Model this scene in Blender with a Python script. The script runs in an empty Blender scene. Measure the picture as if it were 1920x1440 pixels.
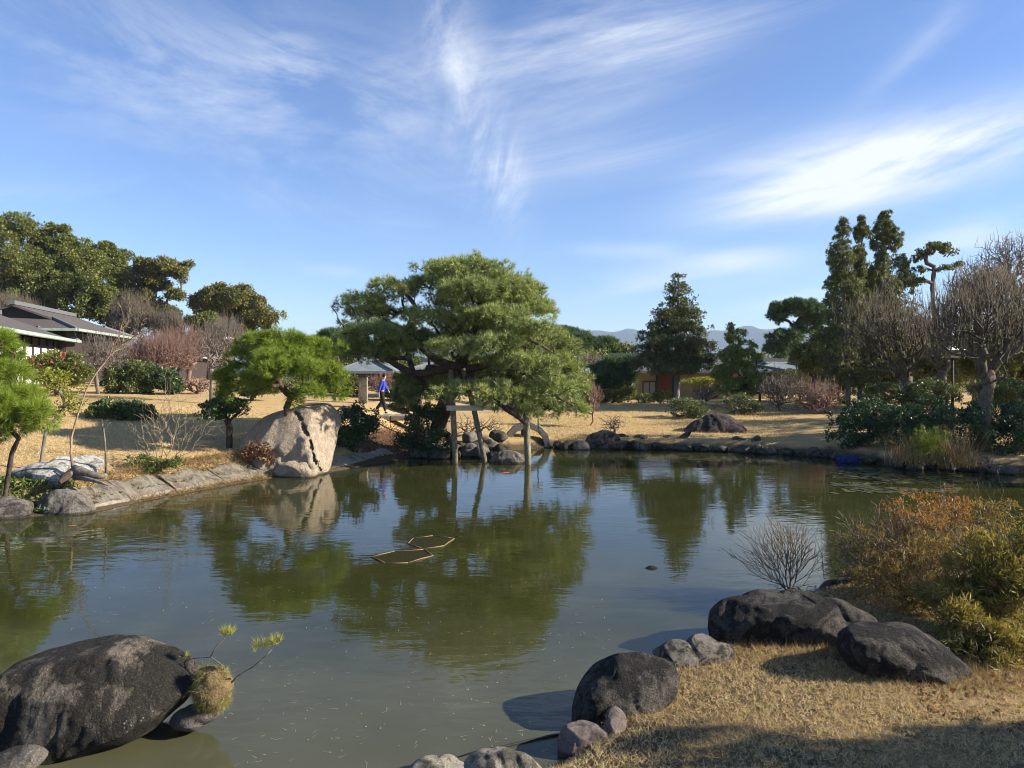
import bpy, bmesh, math, random
import numpy as np
from mathutils import Vector, Matrix, noise as mnoise

scene = bpy.context.scene
C = scene.collection
F = 1350.0          # focal length in pixels of a 1920 px wide picture
HZ = 692.0          # picture row of the horizon
CAMH = 2.9          # lens height above the pond
RAD = math.radians

# ------------------------------------------------------------------ camera
cam_d = bpy.data.cameras.new('camera')
cam = bpy.data.objects.new('camera', cam_d); C.objects.link(cam)
cam.location = (0, 0, CAMH); cam.rotation_euler = (RAD(90), 0, 0)
cam_d.sensor_width = 36.0; cam_d.lens = 36.0 * F / 1920.0
cam_d.shift_y = -28.0 / 1920.0
cam_d.clip_start = 0.05; cam_d.clip_end = 20000
scene.camera = cam

# ------------------------------------------------------------------ light
SUN_EL, SUN_AZ = 25.0, 94.0      # azimuth clockwise from +Y (the view direction)
sun_dir = Vector((math.cos(RAD(SUN_EL)) * math.sin(RAD(SUN_AZ)), math.cos(RAD(SUN_EL)) * math.cos(RAD(SUN_AZ)), math.sin(RAD(SUN_EL))))
sd = bpy.data.lights.new('sun', 'SUN'); sd.energy = 5.0; sd.angle = RAD(0.53); sd.color = (1.0, 0.93, 0.81)
sun = bpy.data.objects.new('sun', sd); C.objects.link(sun)
sun.rotation_euler = (-sun_dir).to_track_quat('-Z', 'Y').to_euler()

world = bpy.data.worlds.new('World'); scene.world = world; world.use_nodes = True
wn, wl = world.node_tree.nodes, world.node_tree.links
wn.clear()

def wmath(op, a, b=None, c=None, clamp=False):
    n = wn.new('ShaderNodeMath'); n.operation = op; n.use_clamp = clamp
    for i, v in enumerate((a, b, c)):
        if v is None: continue
        if isinstance(v, (int, float)): n.inputs[i].default_value = v
        else: wl.new(v, n.inputs[i])
    return n.outputs[0]

sky = wn.new('ShaderNodeTexSky'); sky.sky_type = 'NISHITA'; sky.sun_disc = False
sky.sun_elevation = RAD(SUN_EL); sky.sun_rotation = RAD(SUN_AZ)
sky.altitude = 50; sky.air_density = 1.0; sky.dust_density = 0.1; sky.ozone_density = 2.2
tc = wn.new('ShaderNodeTexCoord')
sep = wn.new('ShaderNodeSeparateXYZ'); wl.new(tc.outputs['Generated'], sep.inputs[0])
X, Y, Z = sep.outputs
AZ = wmath('ARCTAN2', X, Y)
HL = wmath('SQRT', wmath('ADD', wmath('MULTIPLY', X, X), wmath('MULTIPLY', Y, Y)))
EL = wmath('ARCTAN2', Z, HL)
def cloud_noise(scale, rot, stretch, detail, dist, seed, rough=0.6):
    cb = wn.new('ShaderNodeCombineXYZ'); wl.new(AZ, cb.inputs[0]); wl.new(EL, cb.inputs[1]); cb.inputs[2].default_value = seed
    mp = wn.new('ShaderNodeMapping'); mp.vector_type = 'TEXTURE'
    mp.inputs['Rotation'].default_value = (0, 0, RAD(rot)); mp.inputs['Scale'].default_value = (stretch, 1, 1)
    wl.new(cb.outputs[0], mp.inputs[0])
    nz = wn.new('ShaderNodeTexNoise'); nz.inputs['Scale'].default_value = scale
    nz.inputs['Detail'].default_value = detail; nz.inputs['Roughness'].default_value = rough; nz.inputs['Distortion'].default_value = dist
    wl.new(mp.outputs[0], nz.inputs['Vector'])
    return nz.outputs[0]
def smooth(v, a, b):
    n = wn.new('ShaderNodeMapRange'); n.interpolation_type = 'SMOOTHSTEP'
    wl.new(v, n.inputs[0]); n.inputs[1].default_value = a; n.inputs[2].default_value = b
    return n.outputs[0]
def blob(px, py, sx, sy, rot, amp):
    u = (px - 960) / F; v = (HZ - py) / F
    az0 = math.atan(u); el0 = math.atan(v * math.cos(az0))
    k = math.cos(az0)
    dx = wmath('SUBTRACT', AZ, az0); dy = wmath('SUBTRACT', EL, el0)
    c, s = math.cos(RAD(rot)), math.sin(RAD(rot))
    a = wmath('ADD', wmath('MULTIPLY', dx, c), wmath('MULTIPLY', dy, s))
    b = wmath('SUBTRACT', wmath('MULTIPLY', dy, c), wmath('MULTIPLY', dx, s))
    a = wmath('DIVIDE', a, sx / F * k * k + 1e-4); b = wmath('DIVIDE', b, sy / F * k)
    r2 = wmath('ADD', wmath('MULTIPLY', a, a), wmath('MULTIPLY', b, b))
    return wmath('MULTIPLY', wmath('EXPONENT', wmath('MULTIPLY', r2, -1.0)), amp)
def addall(l):
    s = l[0]
    for q in l[1:]: s = wmath('ADD', s, q)
    return s
n_lr = cloud_noise(4.2, 9, 4.5, 12, 0.9, 1.3, .68)       # long streaks leaning up to the right
n_lf = cloud_noise(6.0, -12, 2.6, 12, 1.4, 4.1, .68)      # leaning down to the right
n_v = cloud_noise(11, 62, 2.4, 12, .7, 7.7, .68)        # plume
n_f = cloud_noise(14.0, 6, 5.0, 8, 0.6, 2.2)
lens_c = addall([blob(1640, 305, 265, 62, 4, 1.35), blob(1500, 380, 180, 36, 4, .8), blob(1830, 250, 170, 45, 10, .55), blob(1390, 318, 90, 16, 8, .3)])
lens_c = wmath('MULTIPLY', lens_c, smooth(wmath('ADD', wmath('MULTIPLY', n_lr, .6), wmath('MULTIPLY', n_f, .4)), 0.33, 0.60))
left_c = addall([blob(400, 190, 430, 110, -10, .38), blob(530, 105, 75, 50, -35, .55), blob(230, 60, 250, 70, -10, .25), blob(640, 380, 170, 45, -8, .35), blob(700, 150, 150, 90, -20, .3)])
left_c = wmath('MULTIPLY', left_c, smooth(n_lf, 0.36, 0.72))
plume = addall([blob(850, 110, 150, 60, 96, .5), blob(905, 250, 130, 50, 108, .42), blob(935, 340, 75, 48, 92, .5)])
plume = wmath('MULTIPLY', plume, smooth(n_v, 0.34, 0.72))
feath = addall([blob(1060, 130, 240, 130, 10, .6), blob(1100, 300, 220, 60, 5, .4), blob(1260, 60, 180, 50, 0, .3), blob(1700, 110, 160, 20, 38, .22)])
feath = wmath('MULTIPLY', feath, smooth(n_lr, 0.40, 0.74))
low = addall([blob(1120, 540, 230, 22, 2, .5), blob(1370, 490, 130, 26, 0, .6), blob(1860, 440, 160, 30, 4, .7), blob(1500, 560, 120, 14, 8, .5), blob(640, 510, 90, 10, -5, .3), blob(1180, 470, 160, 14, 0, .3)])
low = wmath('MULTIPLY', low, smooth(n_f, 0.34, 0.66))
wide = wmath('MULTIPLY', smooth(n_lr, 0.55, 0.85), 0.22)
cl = wmath('MINIMUM', addall([lens_c, left_c, plume, feath, low, wide]), 0.92)
up = smooth(EL, 0.0, 0.08)
cl = wmath('MULTIPLY', cl, up, clamp=True)
mix = wn.new('ShaderNodeMix'); mix.data_type = 'RGBA'
wl.new(cl, mix.inputs['Factor'])
tint = wn.new('ShaderNodeMix'); tint.data_type = 'RGBA'; tint.blend_type = 'MULTIPLY'; tint.inputs['Factor'].default_value = 1.0
wl.new(sky.outputs[0], tint.inputs['A']); tint.inputs['B'].default_value = (0.80, 0.92, 1.20, 1)
wl.new(tint.outputs['Result'], mix.inputs['A'])
mix.inputs['B'].default_value = (6.3, 6.6, 7.0, 1)
bg = wn.new('ShaderNodeBackground'); bg.inputs['Strength'].default_value = 0.072
wl.new(mix.outputs['Result'], bg.inputs['Color'])
wo = wn.new('ShaderNodeOutputWorld'); wl.new(bg.outputs[0], wo.inputs['Surface'])

scene.view_settings.view_transform = 'Standard'; scene.view_settings.look = 'None'
scene.view_settings.exposure = 1.18; scene.view_settings.gamma = 1.0; scene.view_settings.use_curve_mapping = False
scene.render.engine = 'CYCLES'
scene.cycles.filter_width = 1.0
scene.cycles.max_bounces = 6; scene.cycles.diffuse_bounces = 3; scene.cycles.glossy_bounces = 3
scene.cycles.transmission_bounces = 3; scene.cycles.transparent_max_bounces = 4; scene.cycles.volume_bounces = 0

# ------------------------------------------------------------------ helpers
def P(px, py, Yd):
    return np.array([(px - 960.0) / F * Yd, Yd, CAMH - (py - HZ) / F * Yd])
def W(px, py):                      # point of the pond surface seen at a picture place
    Yd = CAMH * F / (py - HZ); return ((px - 960.0) / F * Yd, Yd)

def tag(o, label=None, cat=None, group=None, kind=None):
    if label: o['label'] = label
    if cat: o['category'] = cat
    if group: o['group'] = group
    if kind: o['kind'] = kind
    return o
def empty(name, loc, label, cat, group=None, rz=0.0):
    o = bpy.data.objects.new(name, None); C.objects.link(o); o.location = loc; o.rotation_euler = (0, 0, rz)
    o.empty_display_size = 0.2
    return tag(o, label, cat, group)
def np_mesh(name, verts, faces, rnd=None, smooth_=False):
    verts = np.asarray(verts, dtype=np.float32); faces = np.asarray(faces, dtype=np.int32)
    me = bpy.data.meshes.new(name); n, k = faces.shape
    me.vertices.add(len(verts)); me.vertices.foreach_set('co', verts.ravel())
    me.loops.add(n * k); me.loops.foreach_set('vertex_index', faces.ravel())
    me.polygons.add(n); me.polygons.foreach_set('loop_start', np.arange(0, n * k, k, dtype=np.int32))
    me.polygons.foreach_set('loop_total', np.full(n, k, dtype=np.int32))
    me.polygons.foreach_set('use_smooth', np.full(n, smooth_, dtype=bool))
    me.update(calc_edges=True)
    if rnd is not None:
        a = me.attributes.new('rnd', 'FLOAT', 'FACE'); a.data.foreach_set('value', np.asarray(rnd, dtype=np.float32))
    return me
def link(name, me, mat, parent=None, loc=None):
    o = bpy.data.objects.new(name, me); C.objects.link(o)
    if mat is not None and not me.materials: me.materials.append(mat)
    if parent is not None: o.parent = parent
    if loc is not None: o.location = loc
    return o
def py_obj(name, verts, faces, mat, parent=None, loc=None, bevel=0.0, smooth_=False):
    me = bpy.data.meshes.new(name); me.from_pydata([tuple(v) for v in verts], [], faces); me.update()
    if smooth_: me.polygons.foreach_set('use_smooth', [True] * len(me.polygons))
    o = link(name, me, mat, parent, loc)
    if bevel > 0:
        b = o.modifiers.new('bevel', 'BEVEL'); b.width = bevel; b.segments = 2; b.limit_method = 'ANGLE'
    return o
def box_vf(x0, x1, y0, y1, z0, z1):
    v = [(x0, y0, z0), (x1, y0, z0), (x1, y1, z0), (x0, y1, z0), (x0, y0, z1), (x1, y0, z1), (x1, y1, z1), (x0, y1, z1)]
    f = [(0, 3, 2, 1), (4, 5, 6, 7), (0, 1, 5, 4), (1, 2, 6, 5), (2, 3, 7, 6), (3, 0, 4, 7)]
    return v, f
def box(name, b, mat, parent=None, loc=None, bevel=0.0):
    v, f = box_vf(*b); return py_obj(name, v, f, mat, parent, loc, bevel)
def norm(a): return a / (np.linalg.norm(a, axis=-1, keepdims=True) + 1e-9)

def tubes(p0, p1, r0, r1, sides):
    p0, p1 = np.asarray(p0, float), np.asarray(p1, float); n = len(p0)
    r0, r1 = np.asarray(r0, float), np.asarray(r1, float)
    d = norm(p1 - p0)
    ref = np.where(np.abs(d[:, 2:3]) > 0.9, np.array([[1.0, 0, 0]]), np.array([[0, 0, 1.0]]))
    a = norm(np.cross(d, ref)); b = np.cross(d, a)
    th = np.arange(sides) * 2 * math.pi / sides
    ring = a[:, None, :] * np.cos(th)[None, :, None] + b[:, None, :] * np.sin(th)[None, :, None]
    v = np.concatenate([p0[:, None, :] + ring * r0[:, None, None], p1[:, None, :] + ring * r1[:, None, None]], axis=1)
    base = (np.arange(n) * 2 * sides)[:, None]
    i = np.arange(sides); j = (i + 1) % sides
    q = np.stack([i, j, j + sides, i + sides], axis=1)
    f = (base[:, :, None] + q[None]).reshape(-1, 4)
    return v.reshape(-1, 3), f
def seg_mesh(name, p0, p1, r0, r1):
    """one mesh of tapered segments; thick ones get more sides"""
    r0 = np.asarray(r0); V, Fc, off = [], [], 0
    for lo, hi, s in ((0, .012, 3), (.012, .05, 5), (.05, 9, 9)):
        m = (r0 >= lo) & (r0 < hi)
        if not m.any(): continue
        q0, q1 = np.asarray(p0)[m], np.asarray(p1)[m]
        if s > 3:
            dd = norm(q1 - q0); q0 = q0 - dd * r0[m][:, None] * .35; q1 = q1 + dd * np.asarray(r1)[m][:, None] * .35
        v, f = tubes(q0, q1, r0[m], np.asarray(r1)[m], s)
        V.append(v); Fc.append(f + off); off += len(v)
    return np_mesh(name, np.concatenate(V), np.concatenate(Fc), smooth_=True)
def poly_tube(name, pts, radii, mat, parent=None, sides=10, loc=None, caps=True):
    """continuous tube along a polyline"""
    pts = [Vector(p) for p in pts]; V, Fc = [], []
    prev = None
    for i, p in enumerate(pts):
        d = (pts[min(i + 1, len(pts) - 1)] - pts[max(i - 1, 0)]).normalized()
        a = d.orthogonal().normalized() if prev is None else (prev - d * prev.dot(d)).normalized()
        prev = a; b = d.cross(a)
        for k in range(sides):
            t = 2 * math.pi * k / sides; V.append(p + (a * math.cos(t) + b * math.sin(t)) * radii[i])
    for i in range(len(pts) - 1):
        for k in range(sides):
            k2 = (k + 1) % sides; Fc.append((i * sides + k, i * sides + k2, (i + 1) * sides + k2, (i + 1) * sides + k))
    if caps:
        Fc.append(tuple(range(sides))[::-1]); n = (len(pts) - 1) * sides; Fc.append(tuple(n + k for k in range(sides)))
    return py_obj(name, V, Fc, mat, parent, loc, smooth_=False if sides < 7 else True)

# ------------------------------------------------------------------ materials
def mat_new(name):
    m = bpy.data.materials.new(name); m.use_nodes = True
    nt = m.node_tree; nt.nodes.clear()
    out = nt.nodes.new('ShaderNodeOutputMaterial'); return m, nt, out
class NT:
    def __init__(s, nt): s.nt = nt
    def n(s, t, **kw):
        x = s.nt.nodes.new(t)
        for k, v in kw.items(): setattr(x, k, v)
        return x
    def l(s, a, b): s.nt.links.new(a, b)
    def noise(s, vec, scale, detail=5, rough=.55, dist=0.0):
        x = s.n('ShaderNodeTexNoise'); x.inputs['Scale'].default_value = scale; x.inputs['Detail'].default_value = detail
        x.inputs['Roughness'].default_value = rough; x.inputs['Distortion'].default_value = dist
        if vec is not None: s.l(vec, x.inputs['Vector'])
        return x.outputs[0]
    def ramp(s, v, stops, interp='LINEAR'):
        x = s.n('ShaderNodeValToRGB'); e = x.color_ramp.elements; x.color_ramp.interpolation = interp
        while len(e) < len(stops): e.new(.5)
        for i, (p, c) in enumerate(stops):
            e[i].position = p; e[i].color = (c[0], c[1], c[2], 1) if not isinstance(c, float) else (c, c, c, 1)
        s.l(v, x.inputs[0]); return x.outputs[0]
    def mixc(s, f, a, b, blend='MIX'):
        x = s.n('ShaderNodeMix', data_type='RGBA', blend_type=blend)
        for sock, v in ((x.inputs['Factor'], f), (x.inputs['A'], a), (x.inputs['B'], b)):
            if isinstance(v, (int, float)): sock.default_value = v
            elif isinstance(v, tuple): sock.default_value = (v[0], v[1], v[2], 1)
            else: s.l(v, sock)
        return x.outputs['Result']
    def math(s, op, a, b=None, c=None, clamp=False):
        x = s.n('ShaderNodeMath', operation=op, use_clamp=clamp)
        for i, v in enumerate((a, b, c)):
            if v is None: continue
            if isinstance(v, (int, float)): x.inputs[i].default_value = v
            else: s.l(v, x.inputs[i])
        return x.outputs[0]
    def mapr(s, v, a, b, c=0.0, d=1.0):
        x = s.n('ShaderNodeMapRange'); s.l(v, x.inputs[0])
        for i, q in enumerate((a, b, c, d)): x.inputs[i + 1].default_value = q
        return x.outputs[0]
    def bump(s, h, strength, dist, nrm=None):
        x = s.n('ShaderNodeBump'); x.inputs['Strength'].default_value = strength; x.inputs['Distance'].default_value = dist
        s.l(h, x.inputs['Height'])
        if nrm is not None: s.l(nrm, x.inputs['Normal'])
        return x.outputs[0]
    def principled(s, col, rough, nrm=None, spec=.5):
        x = s.n('ShaderNodeBsdfPrincipled')
        if isinstance(col, tuple): x.inputs['Base Color'].default_value = (*col, 1)
        else: s.l(col, x.inputs['Base Color'])
        if isinstance(rough, (int, float)): x.inputs['Roughness'].default_value = rough
        else: s.l(rough, x.inputs['Roughness'])
        x.inputs['Specular IOR Level'].default_value = spec
        if nrm is not None: s.l(nrm, x.inputs['Normal'])
        return x
    def pos(s): return s.n('ShaderNodeNewGeometry').outputs['Position']
    def obj(s): return s.n('ShaderNodeTexCoord').outputs['Object']

def leaf_mat(name, stops, transl=.28, rough=.5, spec=.35, nscale=1.2, gain=1.0):
    m, nt, out = mat_new(name); s = NT(nt)
    at = s.n('ShaderNodeAttribute'); at.attribute_name = 'rnd'
    nz = s.noise(s.pos(), nscale, 3)
    f = s.math('ADD', s.math('MULTIPLY', at.outputs['Fac'], .62), s.math('MULTIPLY', s.mapr(nz, .3, .7), .38))
    col = s.ramp(f, [(q, tuple(min(.8, v_ * gain) for v_ in c_)) for q, c_ in stops])
    p = s.principled(col, rough, spec=spec)
    t = s.n('ShaderNodeBsdfTranslucent'); s.l(s.mixc(1.0, col, (1.25, 1.2, .7), 'MULTIPLY'), t.inputs[0])
    mx = s.n('ShaderNodeMixShader'); mx.inputs[0].default_value = transl
    s.l(p.outputs[0], mx.inputs[1]); s.l(t.outputs[0], mx.inputs[2]); s.l(mx.outputs[0], out.inputs[0]); return m
def bark_mat(name, a, b, scale=14, bump=.5):
    m, nt, out = mat_new(name); s = NT(nt)
    mp = s.n('ShaderNodeMapping'); mp.inputs['Scale'].default_value = (1, 1, .35); s.l(s.pos(), mp.inputs[0])
    nz = s.noise(mp.outputs[0], scale, 6, .65); big = s.noise(s.pos(), 1.6, 3)
    col = s.mixc(s.mapr(s.math('ADD', s.math('MULTIPLY', nz, .7), s.math('MULTIPLY', big, .3)), .35, .65), a, b)
    p = s.principled(col, .9, s.bump(nz, bump, .03), .15); s.l(p.outputs[0], out.inputs[0]); return m
def stone_mat(name, base, dark, light, stain=.5, spots=.0, scale=3.0, bump=.6, spotcol=(.50, .48, .42), streak=1.0, moss=None):
    """weathered stone: mottled ground colour, black lichen stains running down, pale lichen discs"""
    m, nt, out = mat_new(name); s = NT(nt)
    v = s.pos()
    mp = s.n('ShaderNodeMapping'); mp.inputs['Scale'].default_value = (1, 1, 1 / streak); s.l(v, mp.inputs[0])
    n1 = s.noise(v, scale * 5, 10, .72); n2 = s.noise(mp.outputs[0], scale, 8, .66, .8); n3 = s.noise(v, scale * 26, 6, .7)
    c = s.mixc(s.mapr(n1, .38, .62), base, light)
    c = s.mixc(s.mapr(n3, .52, .75, 0, .55), c, s.mixc(.5, light, (.9, .85, .75)))
    t = .60 - .2 * stain
    st = s.mapr(s.math('ADD', s.math('MULTIPLY', n2, .62), s.math('MULTIPLY', n1, .38)), t - .03, t + .05)
    c = s.mixc(s.math('MULTIPLY', st, .92), c, s.mixc(s.mapr(n3, .45, .7), dark, tuple(q * 2.6 + .01 for q in dark)))
    vk = s.n('ShaderNodeTexVoronoi'); vk.feature = 'DISTANCE_TO_EDGE'; vk.inputs['Scale'].default_value = scale * .9
    wv = s.n('ShaderNodeVectorMath'); wv.operation = 'ADD'; s.l(v, wv.inputs[0]); nzv = s.n('ShaderNodeTexNoise'); nzv.inputs['Scale'].default_value = scale * 2; nzv.inputs['Detail'].default_value = 4; s.l(v, nzv.inputs['Vector']); s.l(nzv.outputs['Color'], wv.inputs[1])
    s.l(wv.outputs[0], vk.inputs['Vector']); crack = s.mapr(vk.outputs['Distance'], .0, .03)
    if spots > 0:
        vo = s.n('ShaderNodeTexVoronoi'); vo.inputs['Scale'].default_value = scale * 13; s.l(v, vo.inputs['Vector'])
        msk = s.math('MULTIPLY', s.mapr(s.math('ADD', vo.outputs['Distance'], s.math('MULTIPLY', n3, .25)), .36, .26), s.mapr(s.noise(v, scale * 1.7, 4, .7), .62 - .16 * spots, .68 - .16 * spots))
        c = s.mixc(s.math('MULTIPLY', msk, .75, clamp=True), c, spotcol)
    if moss:
        g = s.n('ShaderNodeNewGeometry'); sp = s.n('ShaderNodeSeparateXYZ'); s.l(g.outputs['Normal'], sp.inputs[0])
        c = s.mixc(s.math('MULTIPLY', s.mapr(sp.outputs[2], .55, .95), s.mapr(n2, .45, .6)), c, moss)
    spz = s.n('ShaderNodeSeparateXYZ'); s.l(v, spz.inputs[0])
    wet = s.mapr(s.math('ADD', spz.outputs[2], s.math('MULTIPLY', n1, -.05)), .03, .005)
    c = s.mixc(s.math('MULTIPLY', wet, .7), c, (.025, .024, .014))
    h = s.math('ADD', s.math('ADD', s.math('MULTIPLY', n1, .9), s.math('MULTIPLY', crack, .10)), s.math('ADD', s.math('MULTIPLY', n3, .30), s.math('MULTIPLY', n2, .5)))
    p = s.principled(c, .9, s.bump(h, min(1, bump), .11), .2); s.l(p.outputs[0], out.inputs[0]); return m
def plain_mat(name, col, rough=.7, var=.25, scale=6, bump=.15, spec=.3, metal=0.0):
    m, nt, out = mat_new(name); s = NT(nt)
    nz = s.noise(s.pos(), scale, 6, .6)
    c = s.mixc(s.mapr(nz, .3, .7), tuple(q * (1 - var) for q in col), tuple(min(1, q * (1 + var)) for q in col))
    p = s.principled(c, rough, s.bump(nz, bump, .02), spec); p.inputs['Metallic'].default_value = metal
    s.l(p.outputs[0], out.inputs[0]); return m

M = {}
M['pine'] = leaf_mat('pine_needles', [(0, (.040, .052, .020)), (.4, (.128, .152, .048)), (.75, (.23, .255, .08)), (1, (.33, .29, .12))], .15, .45, .35, gain=1.75)
M['pine_bright'] = leaf_mat('young_pine_needles', [(0, (.05, .085, .012)), (.5, (.145, .20, .022)), (.85, (.23, .28, .035)), (1, (.28, .23, .06))], .35, .45, .35, gain=1.35)
M['pine_dark'] = leaf_mat('dark_pine_needles', [(0, (.010, .022, .012)), (.5, (.030, .052, .022)), (1, (.065, .085, .035))], .2, .5, .35, gain=2.9)
M['pine_yellow'] = leaf_mat('yellow_pine_needles', [(0, (.22, .24, .02)), (.5, (.45, .44, .04)), (1, (.60, .52, .06))], .4)
M['ever'] = leaf_mat('evergreen_leaves', [(0, (.035, .045, .014)), (.45, (.085, .10, .026)), (.8, (.15, .155, .038)), (1, (.22, .17, .06))], .3, .42, .4, .35, gain=1.6)
M['ever_olive'] = leaf_mat('olive_leaves', [(0, (.04, .05, .014)), (.5, (.105, .105, .03)), (1, (.21, .165, .055))], .3, .45, .4, .4, gain=1.6)
M['glossy'] = leaf_mat('glossy_leaves', [(0, (.012, .028, .010)), (.5, (.032, .062, .016)), (1, (.075, .11, .03))], .15, .42, .5, gain=1.5)
M['azalea'] = leaf_mat('azalea_leaves', [(0, (.02, .035, .012)), (.5, (.065, .085, .025)), (1, (.15, .15, .05))], .25, .4, .4, gain=1.7)
M['yellowgreen'] = leaf_mat('yellow_green_leaves', [(0, (.10, .12, .02)), (.5, (.26, .27, .035)), (1, (.42, .36, .07))], .35)
M['bamboo'] = leaf_mat('bamboo_leaves', [(0, (.065, .060, .018)), (.4, (.165, .140, .035)), (.75, (.32, .25, .06)), (1, (.50, .35, .10))], .35, .45, .3, 2.5)
M['willow'] = leaf_mat('dry_willow_leaves', [(0, (.10, .06, .025)), (.5, (.26, .18, .05)), (1, (.50, .34, .09))], .35, .45, .3, 2.5)
M['orange_leaf'] = leaf_mat('orange_leaves', [(0, (.20, .06, .025)), (.5, (.36, .15, .04)), (1, (.50, .30, .06))], .35, .5, .3, 2.5)
M['red_leaf'] = leaf_mat('rust_leaves', [(0, (.09, .035, .022)), (.5, (.19, .085, .04)), (1, (.34, .19, .09))], .3)
M['conifer'] = leaf_mat('conifer_sprays', [(0, (.014, .020, .008)), (.5, (.040, .050, .016)), (1, (.095, .088, .032))], .18, .5, .3, gain=2.4)
M['yew'] = leaf_mat('yew_sprays', [(0, (.022, .038, .010)), (.5, (.075, .095, .020)), (1, (.16, .165, .04))], .22, .5, .3, gain=2.6)
M['cypress'] = leaf_mat('cypress_sprays', [(0, (.018, .019, .008)), (.5, (.055, .064, .018)), (1, (.125, .125, .038))], .2, .5, .3, gain=2.4)
M['straw'] = leaf_mat('straw_blades', [(0, (.30, .20, .095)), (.4, (.58, .44, .235)), (.8, (.76, .60, .35)), (1, (.80, .70, .46))], .3, .6, .25, 1.1)
M['straw_brown'] = leaf_mat('brown_blades', [(0, (.12, .08, .035)), (.5, (.28, .18, .08)), (1, (.45, .32, .15))], .3, .6, .25)
M['weed'] = leaf_mat('weed_leaves', [(0, (.05, .08, .02)), (.5, (.10, .15, .03)), (1, (.28, .24, .09))], .3)
M['flower'] = leaf_mat('camellia_petals', [(0, (.45, .04, .06)), (1, (.7, .16, .16))], .3)
M['bark'] = bark_mat('pine_bark', (.030, .020, .015), (.14, .095, .07))
M['bark_grey'] = bark_mat('grey_bark', (.07, .055, .045), (.27, .23, .19))
M['twig'] = bark_mat('twig_bark', (.07, .054, .038), (.27, .22, .16), 20)
M['plum_twig'] = bark_mat('plum_bark', (.045, .035, .025), (.20, .165, .115), 16)
M['twig_red'] = bark_mat('red_twig_bark', (.12, .07, .052), (.30, .19, .15), 20)
M['twig_tan'] = bark_mat('tan_twig_bark', (.16, .11, .07), (.42, .32, .21), 20)
M['twig_grey'] = bark_mat('grey_twig_bark', (.075, .062, .05), (.27, .225, .18), 20)
M['post'] = bark_mat('weathered_post', (.09, .07, .045), (.34, .29, .20), 22)
M['boulder'] = stone_mat('tan_boulder', (.30, .225, .155), (.07, .055, .04), (.46, .365, .265), .10, .0, 1.3, 1.0, streak=2.2)
M['blackrock'] = stone_mat('black_stained_rock', (.12, .096, .07), (.011, .010, .008), (.30, .25, .185), .74, .25, 2.0, 1.0, streak=2.4)
M['darkrock'] = stone_mat('dark_rock', (.048, .040, .032), (.010, .009, .008), (.15, .128, .10), .58, .3, 3.0, 1.0, spotcol=(.25, .23, .19))
M['darkrock2'] = stone_mat('dark_purple_rock', (.05, .036, .032), (.012, .010, .010), (.09, .07, .06), .5, .0, 2.0, 1.0)
M['roughrock'] = stone_mat('rough_pitted_rock', (.18, .15, .12), (.02, .018, .014), (.42, .37, .30), .5, .3, 9.0, 1.0)
M['greyrock'] = stone_mat('grey_rock', (.16, .135, .11), (.045, .038, .032), (.29, .255, .21), .35, .3, 3.0, 1.0)
M['pinkrock'] = stone_mat('pinkish_rock', (.17, .125, .105), (.05, .04, .034), (.27, .21, .18), .25, .1, 5.0, .8)
M['whiterock'] = stone_mat('white_rock', (.58, .54, .47), (.13, .10, .07), (.85, .82, .76), .42, .0, 4.0, 1.0)
M['palerock'] = stone_mat('pale_lichen_rock', (.34, .29, .21), (.08, .07, .05), (.62, .56, .45), .45, .5, 4.5, 1.0)
M['shorestone'] = stone_mat('shore_stone', (.095, .078, .06), (.018, .015, .013), (.20, .17, .135), .45, .4, 3.2, 1.0, moss=(.09, .085, .025))
M['concrete'] = stone_mat('weathered_concrete', (.27, .225, .165), (.09, .075, .055), (.42, .37, .29), .25, .0, 2.2, .7)
M['concrete_dark'] = stone_mat('stained_concrete', (.21, .175, .125), (.08, .065, .048), (.31, .26, .20), .4, .0, 3.2, .7)
M['granite'] = stone_mat('granite', (.23, .20, .16), (.07, .06, .05), (.36, .32, .27), .3, .0, 5.0, .7)
M['copper'] = plain_mat('verdigris_copper', (.30, .37, .31), .6, .18, 4, .1)
M['roof_grey'] = plain_mat('grey_brown_shingle', (.10, .085, .075), .85, .25, 9, .4)
M['roof_blue'] = plain_mat('blue_grey_metal_roof', (.20, .225, .22), .6, .2, 3, .1)
M['tile'] = plain_mat('grey_tile', (.13, .13, .13), .6, .25, 14, .4)
M['timber'] = plain_mat('dark_timber', (.045, .030, .024), .7, .3, 12, .2)
M['timber_red'] = plain_mat('red_timber', (.16, .045, .03), .7, .3, 12, .2)
M['plaster'] = plain_mat('cream_plaster', (.34, .28, .16), .9, .1, 5, .1)
M['white'] = plain_mat('white_plaster', (.78, .76, .72), .9, .06, 5, .05)
M['glass'] = plain_mat('window_pane', (.30, .29, .28), .15, .1, 2, .02, .6)
M['sweater'] = plain_mat('blue_wool', (.035, .06, .36), .9, .2, 40, .3)
M['trouser'] = plain_mat('black_cloth', (.012, .013, .017), .85, .2, 40, .3)
M['skin'] = plain_mat('skin', (.48, .27, .19), .5, .08, 20, .05)
M['hair'] = plain_mat('black_hair', (.012, .01, .009), .5, .3, 60, .3)
M['koi'] = plain_mat('koi_scales', (.50, .11, .035), .4, .3, 20, .1)
M['bamboo_pole'] = plain_mat('bamboo_pole', (.19, .12, .05), .6, .25, 20, .1)
M['blue'] = plain_mat('blue_tarpaulin', (.008, .02, .10), .7, .2, 10, .3)
M['hose'] = plain_mat('dark_hose', (.03, .028, .025), .5, .3, 10, .1)
M['net'] = plain_mat('floating_weed', (.028, .026, .009), .8, .5, 30, .5, .05)

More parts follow.
